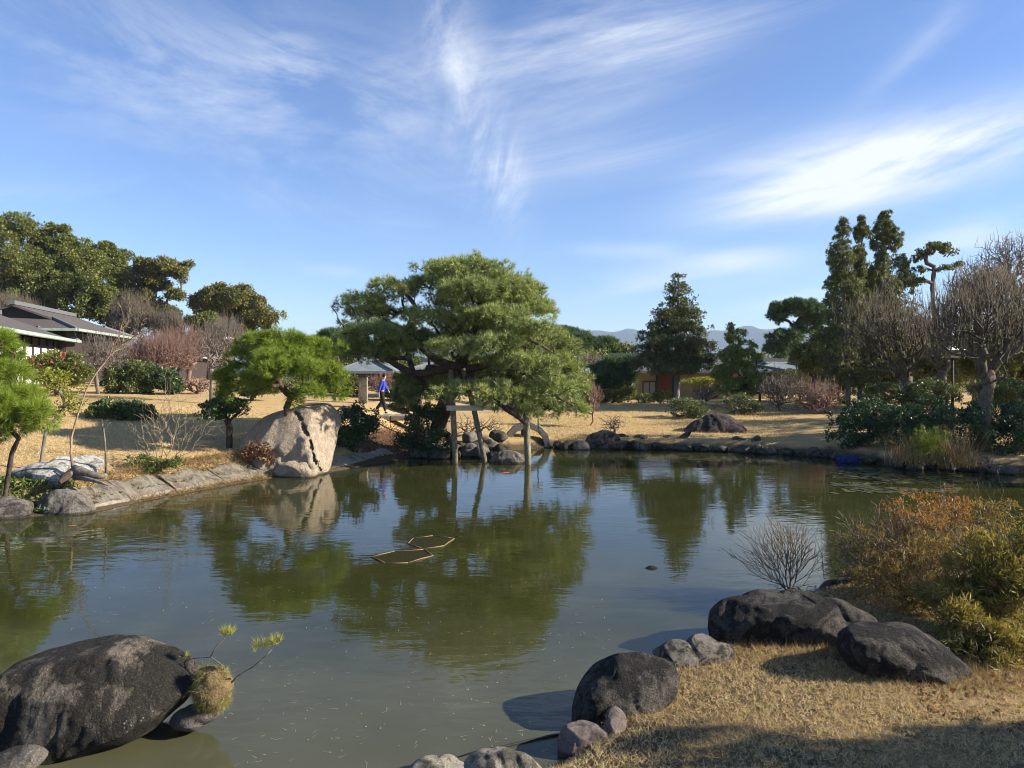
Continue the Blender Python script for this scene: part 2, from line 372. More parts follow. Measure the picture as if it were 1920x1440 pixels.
# ------------------------------------------------------------------ terrain
SHORE = [(-9.9, 14.0), W(70, 968), W(175, 962), W(260, 942), W(350, 925), W(440, 908), W(520, 895), W(590, 888), W(650, 880), W(700, 872), W(762, 861),
         (-3.1, 24.0), W(800, 851), W(870, 849), W(940, 846), W(1000, 842), W(1040, 837), W(1100, 838), W(1165, 841), W(1250, 843), W(1400, 848), W(1500, 853), W(1570, 859),
         W(1640, 870), W(1720, 878), W(1820, 884), W(1920, 887), (19, 19.5), (21, 16), (17, 13), (11, 11.4), (8, 10.8), W(1740, 1060), W(1640, 1085), W(1540, 1110), W(1440, 1140), W(1345, 1195),
         W(1240, 1245), W(1150, 1300), W(1085, 1385), W(1050, 1435), (-.1, 5.0), (-.8, 4.95), (-1.6, 4.6), (-3.2, 4.0), (-6, 3.4), (-10, 2.6), (-15, 3), (-18, 8), (-15, 12.6)]
SH = np.array(SHORE)
def shore_dist(x, y):
    """positive outside the pond, negative in it"""
    x = np.asarray(x, float).ravel(); y = np.asarray(y, float).ravel()
    d = np.full(x.shape, 1e9); inside = np.zeros(x.shape, bool)
    for i in range(len(SH)):
        ax, ay = SH[i]; bx, by = SH[(i + 1) % len(SH)]
        ex, ey = bx - ax, by - ay
        t = np.clip(((x - ax) * ex + (y - ay) * ey) / (ex * ex + ey * ey), 0, 1)
        d = np.minimum(d, np.hypot(x - ax - t * ex, y - ay - t * ey))
        c = ((ay > y) != (by > y)) & (x < (bx - ax) * (y - ay) / (by - ay + 1e-12) + ax)
        inside ^= c
    return np.where(inside, -d, d)
def sst(v, a, b):
    t = np.clip((v - a) / (b - a), 0, 1); return t * t * (3 - 2 * t)
def fnoise(x, y):
    return (np.sin(x * .41 + 1.3 * np.sin(y * .23)) * np.cos(y * .37 + 1.1 * np.sin(x * .19)) * .6 + np.sin(x * 1.1 + y * .7) * np.cos(y * 1.3 - x * .5) * .25
            + np.sin(x * 2.9 - y * 1.9 + np.sin(x * 1.7)) * .1)
def H(x, y):
    sh = np.shape(x); x = np.asarray(x, float).ravel(); y = np.asarray(y, float).ravel()
    d = shore_dist(x, y); dp = np.maximum(d, 0)
    lip = .30 * sst(dp, 0, .5)
    left = .04 * sst(dp, 0, .08) + .34 * sst(dp, .7, 1.15) + 1.75 * (1 - np.exp(-np.maximum(dp - .6, 0) / 10.5))
    right = lip + .95 * (1 - np.exp(-dp / 8.0)) - .2 * sst(y, 38, 46)
    near = .13 * sst(dp, 0, .3) + .035 * np.minimum(dp, 7)
    wl_ = sst(-x, 1.5, 6.0); wn_ = sst(-y, -12.0, -9.5)
    far = left * wl_ + right * (1 - wl_)
    ch = np.exp(-((x + 4.2 - (y - 24) * .0) / 1.3) ** 2) * sst(y, 22.5, 24) * (1 - sst(y, 31, 35))
    far = far * (1 - .72 * ch)
    h = far * (1 - wn_) + near * wn_
    h = h + fnoise(x, y) * .05 * sst(dp, .5, 4)
    h = np.where(d < 0, -np.minimum(-d * .9, .9) - .02, h)
    far_flat = sst(np.hypot(x, y), 90, 300)
    h = h * (1 - far_flat) + 1.0 * far_flat
    return h.reshape(sh)
def h1(x, y): return float(H(np.array([x]), np.array([y]))[0])
def G(px, Yd, dz=0.0):
    x = (px - 960.0) / F * Yd; return np.array([x, Yd, h1(x, Yd) + dz])

def axis(lo, hi, fine, ext, n_ext):
    c = np.arange(lo, hi + 1e-6, fine); e = np.geomspace(1, ext, n_ext)
    return np.concatenate([lo - e[::-1], c, hi + e])
gx = axis(-24, 24, .2, 6000, 34); gy = axis(-2, 46, .2, 6000, 34)
gy = gy[gy > -400]
GX, GY = np.meshgrid(gx, gy); GZ = H(GX, GY)
gv = np.stack([GX.ravel(), GY.ravel(), GZ.ravel()], 1)
nx, ny = len(gx), len(gy)
ii = (np.arange(ny - 1)[:, None] * nx + np.arange(nx - 1)[None]).ravel()
gf = np.stack([ii, ii + 1, ii + nx + 1, ii + nx], 1)
m, nt, out = mat_new('dry_lawn'); s = NT(nt); v = s.pos()
n1 = s.noise(v, 1.1, 6, .62); n2 = s.noise(v, 24, 5, .7); n3 = s.noise(v, .28, 4, .5, .6); n4 = s.noise(v, 90, 3, .7)
c = s.ramp(n2, [(.25, (.24, .145, .058)), (.45, (.50, .335, .148)), (.62, (.64, .45, .21)), (.8, (.76, .57, .30))])
c = s.mixc(s.mapr(n1, .42, .72, 0, .55), c, (.40, .265, .13))
c = s.mixc(s.mapr(n3, .56, .70, 0, .45), c, (.22, .20, .07))
sp = s.n('ShaderNodeSeparateXYZ'); s.l(v, sp.inputs[0])
edge = s.math('ADD', sp.outputs[2], s.math('MULTIPLY', n1, -.30))
c = s.mixc(s.mapr(edge, .16, .0), c, s.mixc(s.mapr(n2, .3, .7), (.05, .036, .024), (.17, .12, .07)))
gxx = s.math('MULTIPLY', s.math('ADD', sp.outputs[0], 4.0), .6); gyy = s.math('MULTIPLY', s.math('ADD', sp.outputs[1], -26.0), .28)
gm = s.math('ADD', s.math('ADD', s.math('MULTIPLY', gxx, gxx), s.math('MULTIPLY', gyy, gyy)), s.math('MULTIPLY', n1, 1.2))
soil = s.mixc(s.mapr(n2, .3, .7), (.045, .030, .018), (.15, .09, .05))
c = s.mixc(s.mapr(gm, 1.9, 1.2), c, soil)
c = s.mixc(s.mapr(s.math('ADD', n1, s.math('MULTIPLY', n2, .35)), .78, .86, 0, .7), c, (.12, .085, .045))
c = s.mixc(s.mapr(sp.outputs[1], 50, 75), c, (.09, .085, .045))
hh = s.math('ADD', n2, s.math('MULTIPLY', n4, .6))
p = s.principled(c, .95, s.bump(hh, .8, .05), .1); s.l(p.outputs[0], out.inputs[0]); M['lawn'] = m
g = link('ground', np_mesh('ground', gv, gf, smooth_=True), m); tag(g, 'dry straw coloured winter lawn sloping round the pond', kind='structure')

# water
m, nt, out = mat_new('pond_water'); s = NT(nt); v = s.pos()
sp = s.n('ShaderNodeSeparateXYZ'); s.l(v, sp.inputs[0])
silt = s.mapr(s.math('ADD', sp.outputs[1], s.math('MULTIPLY', s.noise(v, .35, 4), 5.0)), 5.5, 11.0)
c = s.mixc(silt, (.115, .108, .066), (.032, .034, .009))
c = s.mixc(s.mapr(s.noise(v, 1.3, 5, .6), .45, .75, 0, .35), c, (.075, .075, .03))
mp = s.n('ShaderNodeMapping'); mp.inputs['Scale'].default_value = (.8, 1.7, 1); s.l(v, mp.inputs[0])
w1 = s.noise(mp.outputs[0], 3.6, 3, .5, .3); w2 = s.noise(mp.outputs[0], 1.1, 2, .5, .2)
kx, ky = W(150, 985)
dx = s.math('SUBTRACT', sp.outputs[0], kx); dy = s.math('SUBTRACT', sp.outputs[1], ky)
rr = s.math('SQRT', s.math('ADD', s.math('MULTIPLY', dx, dx), s.math('MULTIPLY', dy, dy)))
ring = s.math('MULTIPLY', s.math('SINE', s.math('MULTIPLY', rr, 15.0)), s.math('EXPONENT', s.math('MULTIPLY', rr, -.55)))
calm = s.mapr(s.noise(v, .22, 3, .5), .38, .62, .35, 1.0)
hh = s.math('ADD', s.math('MULTIPLY', s.math('ADD', w1, s.math('MULTIPLY', w2, 1.6)), calm), s.math('MULTIPLY', ring, .28))
p = s.principled(c, .02, s.bump(hh, .12, .03), .5); p.inputs['IOR'].default_value = 1.34
s.l(p.outputs[0], out.inputs[0])
w = py_obj('water', [(-30, -1, 0), (30, -1, 0), (30, 34, 0), (-30, 34, 0)], [(0, 1, 2, 3)], m)
tag(w, 'murky green pond water reflecting the sky and pines', kind='structure')

# far hills
def hills():
    xs = np.linspace(-5200, 5200, 260); V = []
    for x in xs:
        r = 150 + 36 * math.sin(x * .0011 + .6) + 18 * math.sin(x * .0031 + 2) + 7 * math.sin(x * .011) + 4 * math.sin(x * .029 + 1) + 3 * mnoise.noise((x * .02, 0, 0))
        r += 34 * math.exp(-((x + 1180) / 420.0) ** 2)
        for k, (t, yy) in enumerate(((0, 3000), (.35, 3350), (.7, 3700), (1, 4100), (.75, 4500), (0, 5200))):
            V.append((x, yy + 60 * math.sin(x * .006 + k), 1 + (r * 1.28) * t * (1 + .06 * mnoise.noise((x * .012, k * 3.1, 2)))))
    n = 6; Fc = [(i * n + k, (i + 1) * n + k, (i + 1) * n + k + 1, i * n + k + 1) for i in range(len(xs) - 1) for k in range(n - 1)]
    mt, nt, out = mat_new('wooded_hill'); s = NT(nt); v = s.pos()
    c = s.ramp(s.noise(v, .012, 8, .7), [(.35, (.02, .03, .018)), (.55, (.05, .06, .03)), (.7, (.12, .11, .07))])
    p = s.principled(c, .95, None, .1); s.l(p.outputs[0], out.inputs[0])
    o = py_obj('hills', V, Fc, mt, smooth_=True); tag(o, 'low wooded hills far beyond the garden', kind='structure')
hills()

# ------------------------------------------------------------------ tree graph
def grow(base_nodes, targets, step, rtip=.006, powr=.48, curl=.10, rng=None, up=0.0, cost=.25, droop=0.0, rmax=.16):
    """attach every target to the nearest place of the growing branch system; returns segments"""
    rng = rng or np.random.default_rng(1)
    cap = len(base_nodes) + int(len(targets) * 1) + 10
    pos = [np.array(b, float) for b in base_nodes]; par = [-1] + list(range(len(base_nodes) - 1))
    plen = [0.0]
    for i in range(1, len(pos)): plen.append(plen[-1] + np.linalg.norm(pos[i] - pos[i - 1]))
    A = np.zeros((200000, 3), dtype=np.float32); L = np.zeros(200000, dtype=np.float32)
    n = len(pos); A[:n] = np.array(pos); L[:n] = plen
    start = np.array(pos[-1]); order = np.argsort(np.linalg.norm(targets - start, axis=1))
    tips = []
    lo = max(0, n - max(1, n // 2))
    for ti in order:
        t = targets[ti]
        d = np.linalg.norm(A[lo:n] - t, axis=1) + cost * L[lo:n]
        j = int(np.argmin(d)) + lo
        a = A[j].copy(); dist = float(np.linalg.norm(t - a)); k = max(1, int(round(dist / step)))
        off = rng.normal(size=3) * dist * curl; off[2] += up * dist - droop * dist
        prev = j
        for q in range(1, k + 1):
            f = q / k; pt = a + (t - a) * f + off * math.sin(math.pi * f) + (rng.normal(size=3) * step * .12 if q < k else 0)
            A[n] = pt; L[n] = L[prev] + np.linalg.norm(pt - A[prev]); par.append(prev); prev = n; n += 1
        tips.append(prev)
    par = np.array(par[:n]); cnt = np.zeros(n)
    for t in tips: cnt[t] += 1
    for i in range(n - 1, 0, -1): cnt[par[i]] += cnt[i]
    cnt = np.maximum(cnt, 1); rad = np.minimum(rtip * cnt ** powr, rmax)
    idx = np.arange(1, n); p0 = A[par[idx]].astype(float); p1 = A[idx].astype(float)
    return p0, p1, np.minimum(rad[par[idx]], rad[idx] * 1.35), rad[idx], A[:n].astype(float), np.array(tips), cnt

def pad_points(c, r, n, rng, shell=.55, topbias=.5, lump=.18):
    """points spread through the outer part of a flattened ellipsoid, more of them above; with outward directions"""
    d = norm(rng.normal(size=(int(n * 1.6) + 4, 3)))
    keep = rng.random(len(d)) < np.where(d[:, 2] > -.15, 1.0, 1 - topbias)
    d = d[keep][:n]
    rad = shell + (1 - shell) * rng.random((len(d), 1)) ** .6
    ph = rng.random(3) * 6
    lm = 1 + lump * (np.sin(d[:, :1] * 4.2 + ph[0]) * np.cos(d[:, 1:2] * 4.7 + ph[1]) + .6 * np.sin(d[:, 2:3] * 7 + ph[2] + d[:, :1] * 6))
    p = c + d * rad * lm * r
    nd = norm(d / r); return p, nd
def needles(pts, dirs, k, L, wd, spread, rng):
    n = len(pts); p = np.repeat(pts, k, 0); d = np.repeat(dirs, k, 0)
    d = norm(d + rng.normal(size=d.shape) * spread)
    sd_ = norm(np.cross(d, rng.normal(size=d.shape))) * (wd * .5)
    ll = L * (.65 + .5 * rng.random((len(p), 1)))
    v = np.stack([p - sd_, p + sd_, p + d * ll], 1).reshape(-1, 3)
    f = np.arange(len(p) * 3).reshape(-1, 3)
    rnd = np.clip(np.repeat(rng.random(n), k) * .6 + rng.random(n * k) * .4, 0, 1)
    return v, f, rnd
def leaves(pts, dirs, L, wd, rng, jitter=.8, flat=0.0):
    """kite-shaped leaves, each a quad bent a little along its midrib"""
    n = len(pts); a = norm(dirs + rng.normal(size=dirs.shape) * jitter)
    a[:, 2] *= (1 - flat); a = norm(a)
    b = norm(np.cross(a, rng.normal(size=a.shape) + np.array([0, 0, 1.5]))); c = np.cross(a, b)
    s_ = (.65 + .7 * rng.random((n, 1)))
    hl, hw = L * .5 * s_, wd * .5 * s_
    m0 = pts
    v = np.stack([m0 - a * hl, m0 + b * hw + c * hw * .35, m0 + a * hl, m0 - b * hw + c * hw * .35], 1).reshape(-1, 3)
    f = np.arange(n * 4).reshape(-1, 4)
    return v, f, rng.random(n)

def px_pads(pads, Yd):
    out_ = []
    for p in pads:
        dy = p[4] if len(p) > 4 else 0.0; yy = Yd + dy
        c = P(p[0], p[1], yy); rx = p[2] / F * yy; rz = p[3] / F * yy
        out_.append((c, np.array([rx, max(rx * .85, rz * .6), rz])))
    return out_

def clump_points(c, r, n, rng, cl_r, topbias=.35, shell=.5, gaps=.12):
    """leaf places gathered in clumps over an ellipsoid, so the crown breaks into lit and shaded masses"""
    area = (r[0] * r[1] + r[0] * r[2] + r[1] * r[2]) / 3 * 12.5
    nc = max(6, int(area / (cl_r * cl_r * 2.2)))
    cp, cd = pad_points(c, np.maximum(r - cl_r * .6, r * .4), nc, rng, shell, topbias, .22)
    keep = rng.random(len(cp)) > gaps; cp, cd = cp[keep], cd[keep]
    sc = cl_r * (.6 + .7 * rng.random(len(cp)))
    idx = rng.integers(0, len(cp), n)
    d = norm(rng.normal(size=(n, 3)) + cd[idx] * .8 + np.array([0, 0, .35]))
    rr_ = (.45 + .55 * rng.random((n, 1)) ** .5) * sc[idx][:, None]
    p = cp[idx] + d * rr_ * np.array([1, 1, .75]) + rng.normal(size=(n, 3)) * cl_r * .16
    return p, norm(d + cd[idx] * .4), cp

def plant(name, label, cat, basepx, Yd, pads, style, mat, bark='bark', n=3000, L=.12, wd=.05, group=None, k=12, spread=.55, cl_r=.35,
          trunk=None, twigs=40, rtip=.01, step=.3, seed=1, shell=.55, topbias=.5, curl=.1, powr=.48, base=None, mats2=None, gaps=.12, up=0.0, partname='foliage', jitter=.8, flat=0.0, rmax=.16):
    rng = np.random.default_rng(seed)
    b = G(basepx, Yd) if base is None else np.array(base, float)
    root = empty(name, tuple(b), label, cat, group)
    PD = px_pads(pads, Yd)
    vols = np.array([(r[0] * r[1] + r[0] * r[2] * .7) for c_, r in PD]); share = vols / vols.sum()
    V, Fc, R, off, tg = [], [], [], 0, []
    for (c_, r), sh in zip(PD, share):
        m_ = max(20, int(n * sh))
        if style == 'needle':
            pts, dirs, cp_ = clump_points(c_, r, m_, rng, cl_r, topbias, shell, gaps)
            dirs = norm(dirs + np.array([0, 0, .35]))
            v, f, rd = needles(pts - b, dirs, k, L, wd, spread, rng)
            tw = pts[rng.integers(0, len(pts), max(4, int(twigs * sh)))]
            tg.append(tw)
        else:
            pts, dirs, cp = clump_points(c_, r, m_, rng, cl_r, topbias, shell, gaps)
            if mat == 'cypress': dirs = norm(dirs + np.array([0, 0, -1.1]))
            v, f, rd = leaves(pts - b, dirs, L, wd, rng, jitter, flat)
            tg.append(cp[rng.integers(0, len(cp), max(3, int(twigs * sh)))])
        V.append(v); Fc.append(f + off); off += len(v); R.append(rd)
    if n > 0:
        o = link(partname, np_mesh(name + '_foliage', np.concatenate(V), np.concatenate(Fc), np.concatenate(R)), M[mat], root)
    tg = np.concatenate(tg)
    if trunk is None:
        cc = np.mean([c_ for c_, r in PD], axis=0); low_z = min(c_[2] - r[2] for c_, r in PD)
        top = np.array([(b[0] + cc[0]) / 2, (b[1] + cc[1]) / 2, max(b[2] + .12, min(low_z + .15 * (cc[2] - low_z), cc[2]))])
        tr = [b + np.array([0, 0, -.1]), b * .5 + top * .5 + rng.normal(size=3) * .04 * abs(top[2] - b[2]), top]
    else:
        tr = [np.array(q, float) for q in trunk]
    trs = []
    for q in range(len(tr) - 1):
        kk = max(1, int(np.linalg.norm(tr[q + 1] - tr[q]) / step))
        for w_ in range(kk): trs.append(tr[q] + (tr[q + 1] - tr[q]) * w_ / kk)
    trs.append(tr[-1])
    p0, p1, r0, r1, A, tips, cnt = grow(trs, tg, step, rtip, powr, curl, rng, up, .25, 0.0, rmax)
    nt_ = len(trs) - 1
    poly_tube('trunk', [q - b for q in trs], [r0[0]] + [r1[i_] * (1 + .10 * math.sin(i_ * 2.3)) for i_ in range(nt_)], M[bark], root, 10)
    link('branches', seg_mesh(name + '_wood', p0[nt_:] - b, p1[nt_:] - b, r0[nt_:], r1[nt_:]), M[bark], root)
    return root

def bare(name, label, cat, basepx, Yd, pads, bark='twig', n=700, rtip=.006, step=.12, seed=1, group=None, trunk=None, curl=.12, powr=.42, up=0.0, shoots=0, shoot_l=.5, base=None, shell=.2, cost=.25, topbias=.3, part='branches', rmax=.13):
    rng = np.random.default_rng(seed); b = G(basepx, Yd) if base is None else np.array(base, float)
    root = empty(name, tuple(b), label, cat, group); PD = px_pads(pads, Yd)
    vols = np.array([r[0] * r[2] for c_, r in PD]); share = vols / vols.sum()
    tg = np.concatenate([pad_points(c_, r, max(8, int(n * sh)), rng, shell, topbias, .30)[0] for (c_, r), sh in zip(PD, share)])
    tg = tg[tg[:, 2] > b[2] + .08]
    tr = [b + np.array([0, 0, -.1]), b + np.array([0, 0, .05])] if trunk is None else [np.array(q, float) for q in trunk]
    trs = []
    for q in range(len(tr) - 1):
        kk = max(1, int(np.linalg.norm(tr[q + 1] - tr[q]) / step))
        for w_ in range(kk): trs.append(tr[q] + (tr[q + 1] - tr[q]) * w_ / kk)
    trs.append(tr[-1])
    p0, p1, r0, r1, A, tips, cnt = grow(trs, tg, step, rtip, powr, curl, rng, up, cost, 0.0, rmax)
    nt_ = len(trs) - 1 if trunk is not None else 0
    if nt_: poly_tube('trunk', [q - b for q in trs], [r0[0]] + [r1[i_] * (1 + .12 * math.sin(i_ * 2.1)) for i_ in range(nt_)], M[bark], root, 10)
    p0, p1, r0, r1 = p0[nt_:], p1[nt_:], r0[nt_:], r1[nt_:]
    if shoots:
        cand = np.where(cnt < 8)[0]; cand = cand[rng.integers(0, len(cand), shoots)]
        q0 = A[cand]; l_ = shoot_l * (.15 + 1.1 * rng.random((shoots, 1)) ** 1.6)
        dv = norm(np.array([[0, 0, 1.0]]) + rng.normal(size=(shoots, 3)) * .16)
        mid = q0 + dv * l_ * .5; q1 = mid + norm(dv + rng.normal(size=dv.shape) * .08) * l_ * .5
        one = np.ones(shoots)
        p0 = np.concatenate([p0, q0, mid]); p1 = np.concatenate([p1, mid, q1])
        r0 = np.concatenate([r0, one * rtip * 1.1, one * rtip * .85]); r1 = np.concatenate([r1, one * rtip * .85, one * rtip * .4])
    link(part, seg_mesh(name + '_wood', p0 - b, p1 - b, r0, r1), M[bark], root)
    return root, A, tips

# ------------------------------------------------------------------ rocks
_ico = {}
def ico(sub):
    if sub not in _ico:
        bm = bmesh.new(); bmesh.ops.create_icosphere(bm, subdivisions=sub, radius=1.0)
        _ico[sub] = (np.array([v.co[:] for v in bm.verts]), np.array([[v.index for v in f.verts] for f in bm.faces])); bm.free()
    return _ico[sub]
def rock_disp(d, seed, rough, cuts):
    """radius factor per direction: chipped flats and broken relief"""
    rng = np.random.default_rng(seed); r = np.ones(len(d))
    for _ in range(cuts):
        nrm = norm(rng.normal(size=3)); off = .68 + .26 * rng.random()
        dt = d @ nrm; m_ = dt > off; r[m_] = np.minimum(r[m_], off / dt[m_])
    o = rng.random(3) * 50
    for i, q in enumerate(d):
        a = Vector(q * 1.6 + o); b_ = Vector(q * 5.0 + o); c_ = Vector(q * 14.0 + o)
        r[i] *= 1 + rough * (mnoise.noise(a) * .9 + mnoise.noise(b_) * .45 + (.35 - abs(mnoise.noise(c_))) * .26 + mnoise.noise(c_ * 2.3) * .08)
    return r
def silrock(name, label, outline, Yd, depth, mat, seed=1, rough=.10, cuts=5, sub=5, cat='rock', group=None, kx=.25, nfac=None, relief=.10, crack=None, cw=4.0, cd=.35):
    """solid rock whose outline, seen from the path, follows the given picture points"""
    ol = np.array(outline, float); cx = (ol[:, 0].min() + ol[:, 0].max()) / 2; cy = (ol[:, 1].min() + ol[:, 1].max()) / 2
    c0 = P(cx, cy, Yd); view = Vector((0, c0[1], c0[2] - CAMH)).normalized()
    R_ = Vector((1, 0, 0)); U_ = R_.cross(view).normalized()
    th = np.arctan2(-(ol[:, 1] - cy), ol[:, 0] - cx); rd = np.hypot(ol[:, 0] - cx, ol[:, 1] - cy) / F * Yd
    o_ = np.argsort(th); th, rd = th[o_], rd[o_]
    th = np.concatenate([th[-1:] - 2 * math.pi, th, th[:1] + 2 * math.pi]); rd = np.concatenate([rd[-1:], rd, rd[:1]])
    d, f = ico(sub)
    lin = np.interp(np.arctan2(d[:, 2], d[:, 0]), th, rd)
    rr_ = rock_disp(d, seed, rough, cuts + 11)
    rho = np.sqrt(d[:, 0] ** 2 + d[:, 2] ** 2) ** .8
    m_ = 1 - .85 * rho ** 5                      # relief fades where the outline must hold
    rr2 = 1 + (rr_ - 1) * m_
    ang = np.arctan2(d[:, 2], d[:, 0])
    a = np.cos(ang) * lin * rho * rr2; u = np.sin(ang) * lin * rho * rr2; w_ = np.sign(d[:, 1]) * np.abs(d[:, 1]) ** .85 * depth * rr_ + kx * u
    ra_, ru_, rw_ = np.abs(a).max(), np.abs(u).max(), np.abs(w_).max(); q = np.stack([a / ra_, w_ / rw_, u / ru_], 1)
    rg_ = np.random.default_rng(seed * 7 + 1); nf = 9 + cuts if nfac is None else nfac
    for _ in range(nf):
        nr_ = norm(np.array([rg_.normal() * .5, -abs(rg_.normal()) - .4, rg_.normal() * .5 + .15])); o_f = (q @ nr_).max() * (.72 + .22 * rg_.random())
        ov = np.maximum(q @ nr_ - o_f, 0); q = q - nr_[None] * (ov * .88)[:, None]
    a, w_, u = q[:, 0] * ra_, q[:, 1] * rw_, q[:, 2] * ru_
    sz_ = (ra_ + ru_) * .5
    for i in range(len(a)):
        if w_[i] < .5 * rw_:
            p_ = Vector((a[i], w_[i] * .7, u[i])) * (1.5 / sz_) + Vector((seed * 3.1, seed, 0)); p_.z *= .75
            g1 = abs(mnoise.noise(p_)); g2 = abs(mnoise.noise(p_ * 2.7)); g3 = mnoise.noise(p_ * 6.5)
            w_[i] += relief * sz_ * (max(0, .22 - g1) * 2.0 + max(0, .16 - g2) * .9 + g3 * .12 - .2)
    if crack:
        qx = cx + a * F / Yd; qy = cy - u * F / Yd; cr = np.array(crack, float); dd = np.full(len(qx), 1e9)
        for i in range(len(cr) - 1):
            e = cr[i + 1] - cr[i]; t = np.clip(((qx - cr[i, 0]) * e[0] + (qy - cr[i, 1]) * e[1]) / (e @ e), 0, 1)
            dd = np.minimum(dd, np.hypot(qx - cr[i, 0] - t * e[0], qy - cr[i, 1] - t * e[1]) + .8 * np.sin(qy * .5) + .9 * np.sin(qy * .23 + 1) + .5 * np.sin(qy * 1.3))
        w_ = w_ + np.where(d[:, 1] < .2, cd * np.exp(-(dd / (cw * np.maximum(.7, .95 + .45 * np.sin(qy * .11 + 1.0) + .2 * np.sin(qy * .41)))) ** 2), 0)
    v = a[:, None] * np.array(R_) + u[:, None] * np.array(U_) + w_[:, None] * np.array(view)
    o = link(name, np_mesh(name, v, f, smooth_=True), M[mat], None, tuple(c0))
    return tag(o, label, cat, group)
_pool = []
def rock_pool():
    for sd_ in range(7):
        d, f = ico(3); r = rock_disp(d, 40 + sd_, .22, 8); v = d * r[:, None]
        _pool.append(np_mesh('stone', v, f, smooth_=True))
rock_pool()
def smallrock(loc, size, mat, rng, label, group, name='stone', cat='stone', own=None):
    me = _pool[rng.integers(0, len(_pool))]
    key = (me.name, mat)
    if key not in _ico:
        m2 = me.copy(); m2.materials.append(M[mat]); _ico[key] = m2
    o = bpy.data.objects.new(name, _ico[key]); C.objects.link(o); o.location = loc; o.scale = size
    o.rotation_euler = (rng.normal() * .2, rng.normal() * .2, rng.random() * 6.28)
    return tag(o, label, cat, group)

# ------------------------------------------------------------------ bank edging on the left
def slab_strip(a, b, w0, w1, z0, z1, thick, mat, parent, name='slab'):
    """sloping slab between two shoreline points, from offset w0 (low) to w1 (high) away from the water"""
    a, b = np.array(a), np.array(b); t = norm(b - a); nrm = np.array([-t[1], t[0]])
    if nrm[1] < 0: nrm = -nrm
    V = []
    n_ = 18
    rng = np.random.default_rng(int(abs(a[0] * 100)))
    for i in range(n_ + 1):
        q = a + (b - a) * i / n_
        for w_, z_ in ((w0, z0), (w0 * .5 + w1 * .5, z0 * .5 + z1 * .5), (w1, z1)):
            pt = q + nrm * (w_ + rng.normal() * (.012 if w_ < .5 else .03)); V.append((pt[0], pt[1], z_ + rng.normal() * .005 + (.03 * math.sin(i * .5 + a[0] * 3) if w_ > .5 else 0)))
    top = len(V)
    V += [(v[0], v[1], v[2] - thick) for v in V]
    Fc = []
    for i in range(n_):
        for k in range(2):
            p_ = i * 3 + k; Fc.append((p_, p_ + 3, p_ + 4, p_ + 1)); Fc.append((top + p_, top + p_ + 1, top + p_ + 4, top + p_ + 3))
        Fc.append((i * 3, top + i * 3, top + i * 3 + 3, i * 3 + 3)); Fc.append((i * 3 + 2, i * 3 + 5, top + i * 3 + 5, top + i * 3 + 2))
    Fc.append((0, 1, top + 1, top)); Fc.append((1, 2, top + 2, top + 1)); e = n_ * 3
    Fc.append((e, top + e, top + e + 1, e + 1)); Fc.append((e + 1, top + e + 1, top + e + 2, e + 2))
    c_ = np.mean(V, axis=0)
    o = py_obj(name, [np.array(v) - c_ for v in V], Fc, mat, parent, None)
    o.location = Vector(c_) - (parent.location if parent else Vector((0, 0, 0))); return o
edg = empty('bank_edging', (*W(350, 925), 0), 'sloping weathered concrete edging along the left bank of the pond', None); edg['kind'] = 'structure'
ep = [W(168, 962), W(262, 943), W(345, 926), W(435, 909), W(522, 894)]
for i in range(4):
    slab_strip(np.array(ep[i]) + np.array([.01, 0]), np.array(ep[i + 1]) - np.array([.01, 0]), -.05, .30, -.12, .10, .25, M['concrete'], edg)
    slab_strip(np.array(ep[i]) + np.array([.01, 0]), np.array(ep[i + 1]) - np.array([.01, 0]), .29, .95, .10, .40, .25, M['concrete_dark' if i % 2 else 'concrete_dark'], edg)
ep = [W(585, 890), W(650, 881), W(705, 872), W(765, 860)]
for i in range(3):
    slab_strip(ep[i], ep[i + 1], -.05, .9, -.1, .28, .25, M['concrete'], edg)

# ------------------------------------------------------------------ rocks placed
silrock('boulder', 'huge tan boulder split by a dark crack with a small pine growing on its top',
        [(452, 830), (470, 800), (505, 776), (545, 764), (580, 752), (608, 754), (625, 770), (631, 810), (632, 850), (628, 885), (600, 900), (540, 900), (490, 895), (455, 870)], 20.6, 1.25, 'boulder', 5, .12, 6, 6, 'boulder', nfac=4, relief=.05, crack=[(560, 772), (574, 786), (586, 806), (598, 822), (606, 850), (618, 882)], cw=1.15, cd=.30, kx=.55)
silrock('rock', 'low pale footing stone at the waterline in front of the tan boulder', [(512, 880), (530, 870), (560, 868), (590, 874), (596, 888), (580, 902), (530, 902)], 19.4, .4, 'boulder', 8, .1, 4, 4)
silrock('rock', 'white painted looking slab of rock lying below the bent whip tree', [(18, 890), (40, 875), (80, 866), (120, 860), (175, 858), (190, 870), (180, 888), (150, 895), (100, 902), (60, 905), (25, 905)], 15.6, .45, 'whiterock', 4, .3, 14, 5, kx=1.1)
silrock('rock', 'brown grey rock slanting into the water at the left bank', [(70, 945), (90, 928), (120, 918), (145, 926), (165, 938), (178, 955), (172, 972), (100, 978), (75, 970)], 14.6, .5, 'greyrock', 12, .12, 7, 5)
silrock('rock', 'mottled grey rock at the left picture edge by the water', [(-40, 950), (-20, 938), (20, 935), (50, 945), (62, 962), (50, 980), (-30, 985)], 14.2, .5, 'greyrock', 14, .16, 7, 5)
silrock('rock', 'massive black stained rock standing in the water nearest the lower left corner',
        [(-30, 1290), (-10, 1262), (20, 1238), (70, 1212), (130, 1200), (200, 1196), (260, 1207), (310, 1226), (345, 1247), (362, 1270), (352, 1300), (325, 1335), (295, 1368), (230, 1398), (170, 1412), (60, 1425), (0, 1420), (-35, 1350)], 5.7, .62, 'blackrock', 21, .10, 6, 6)
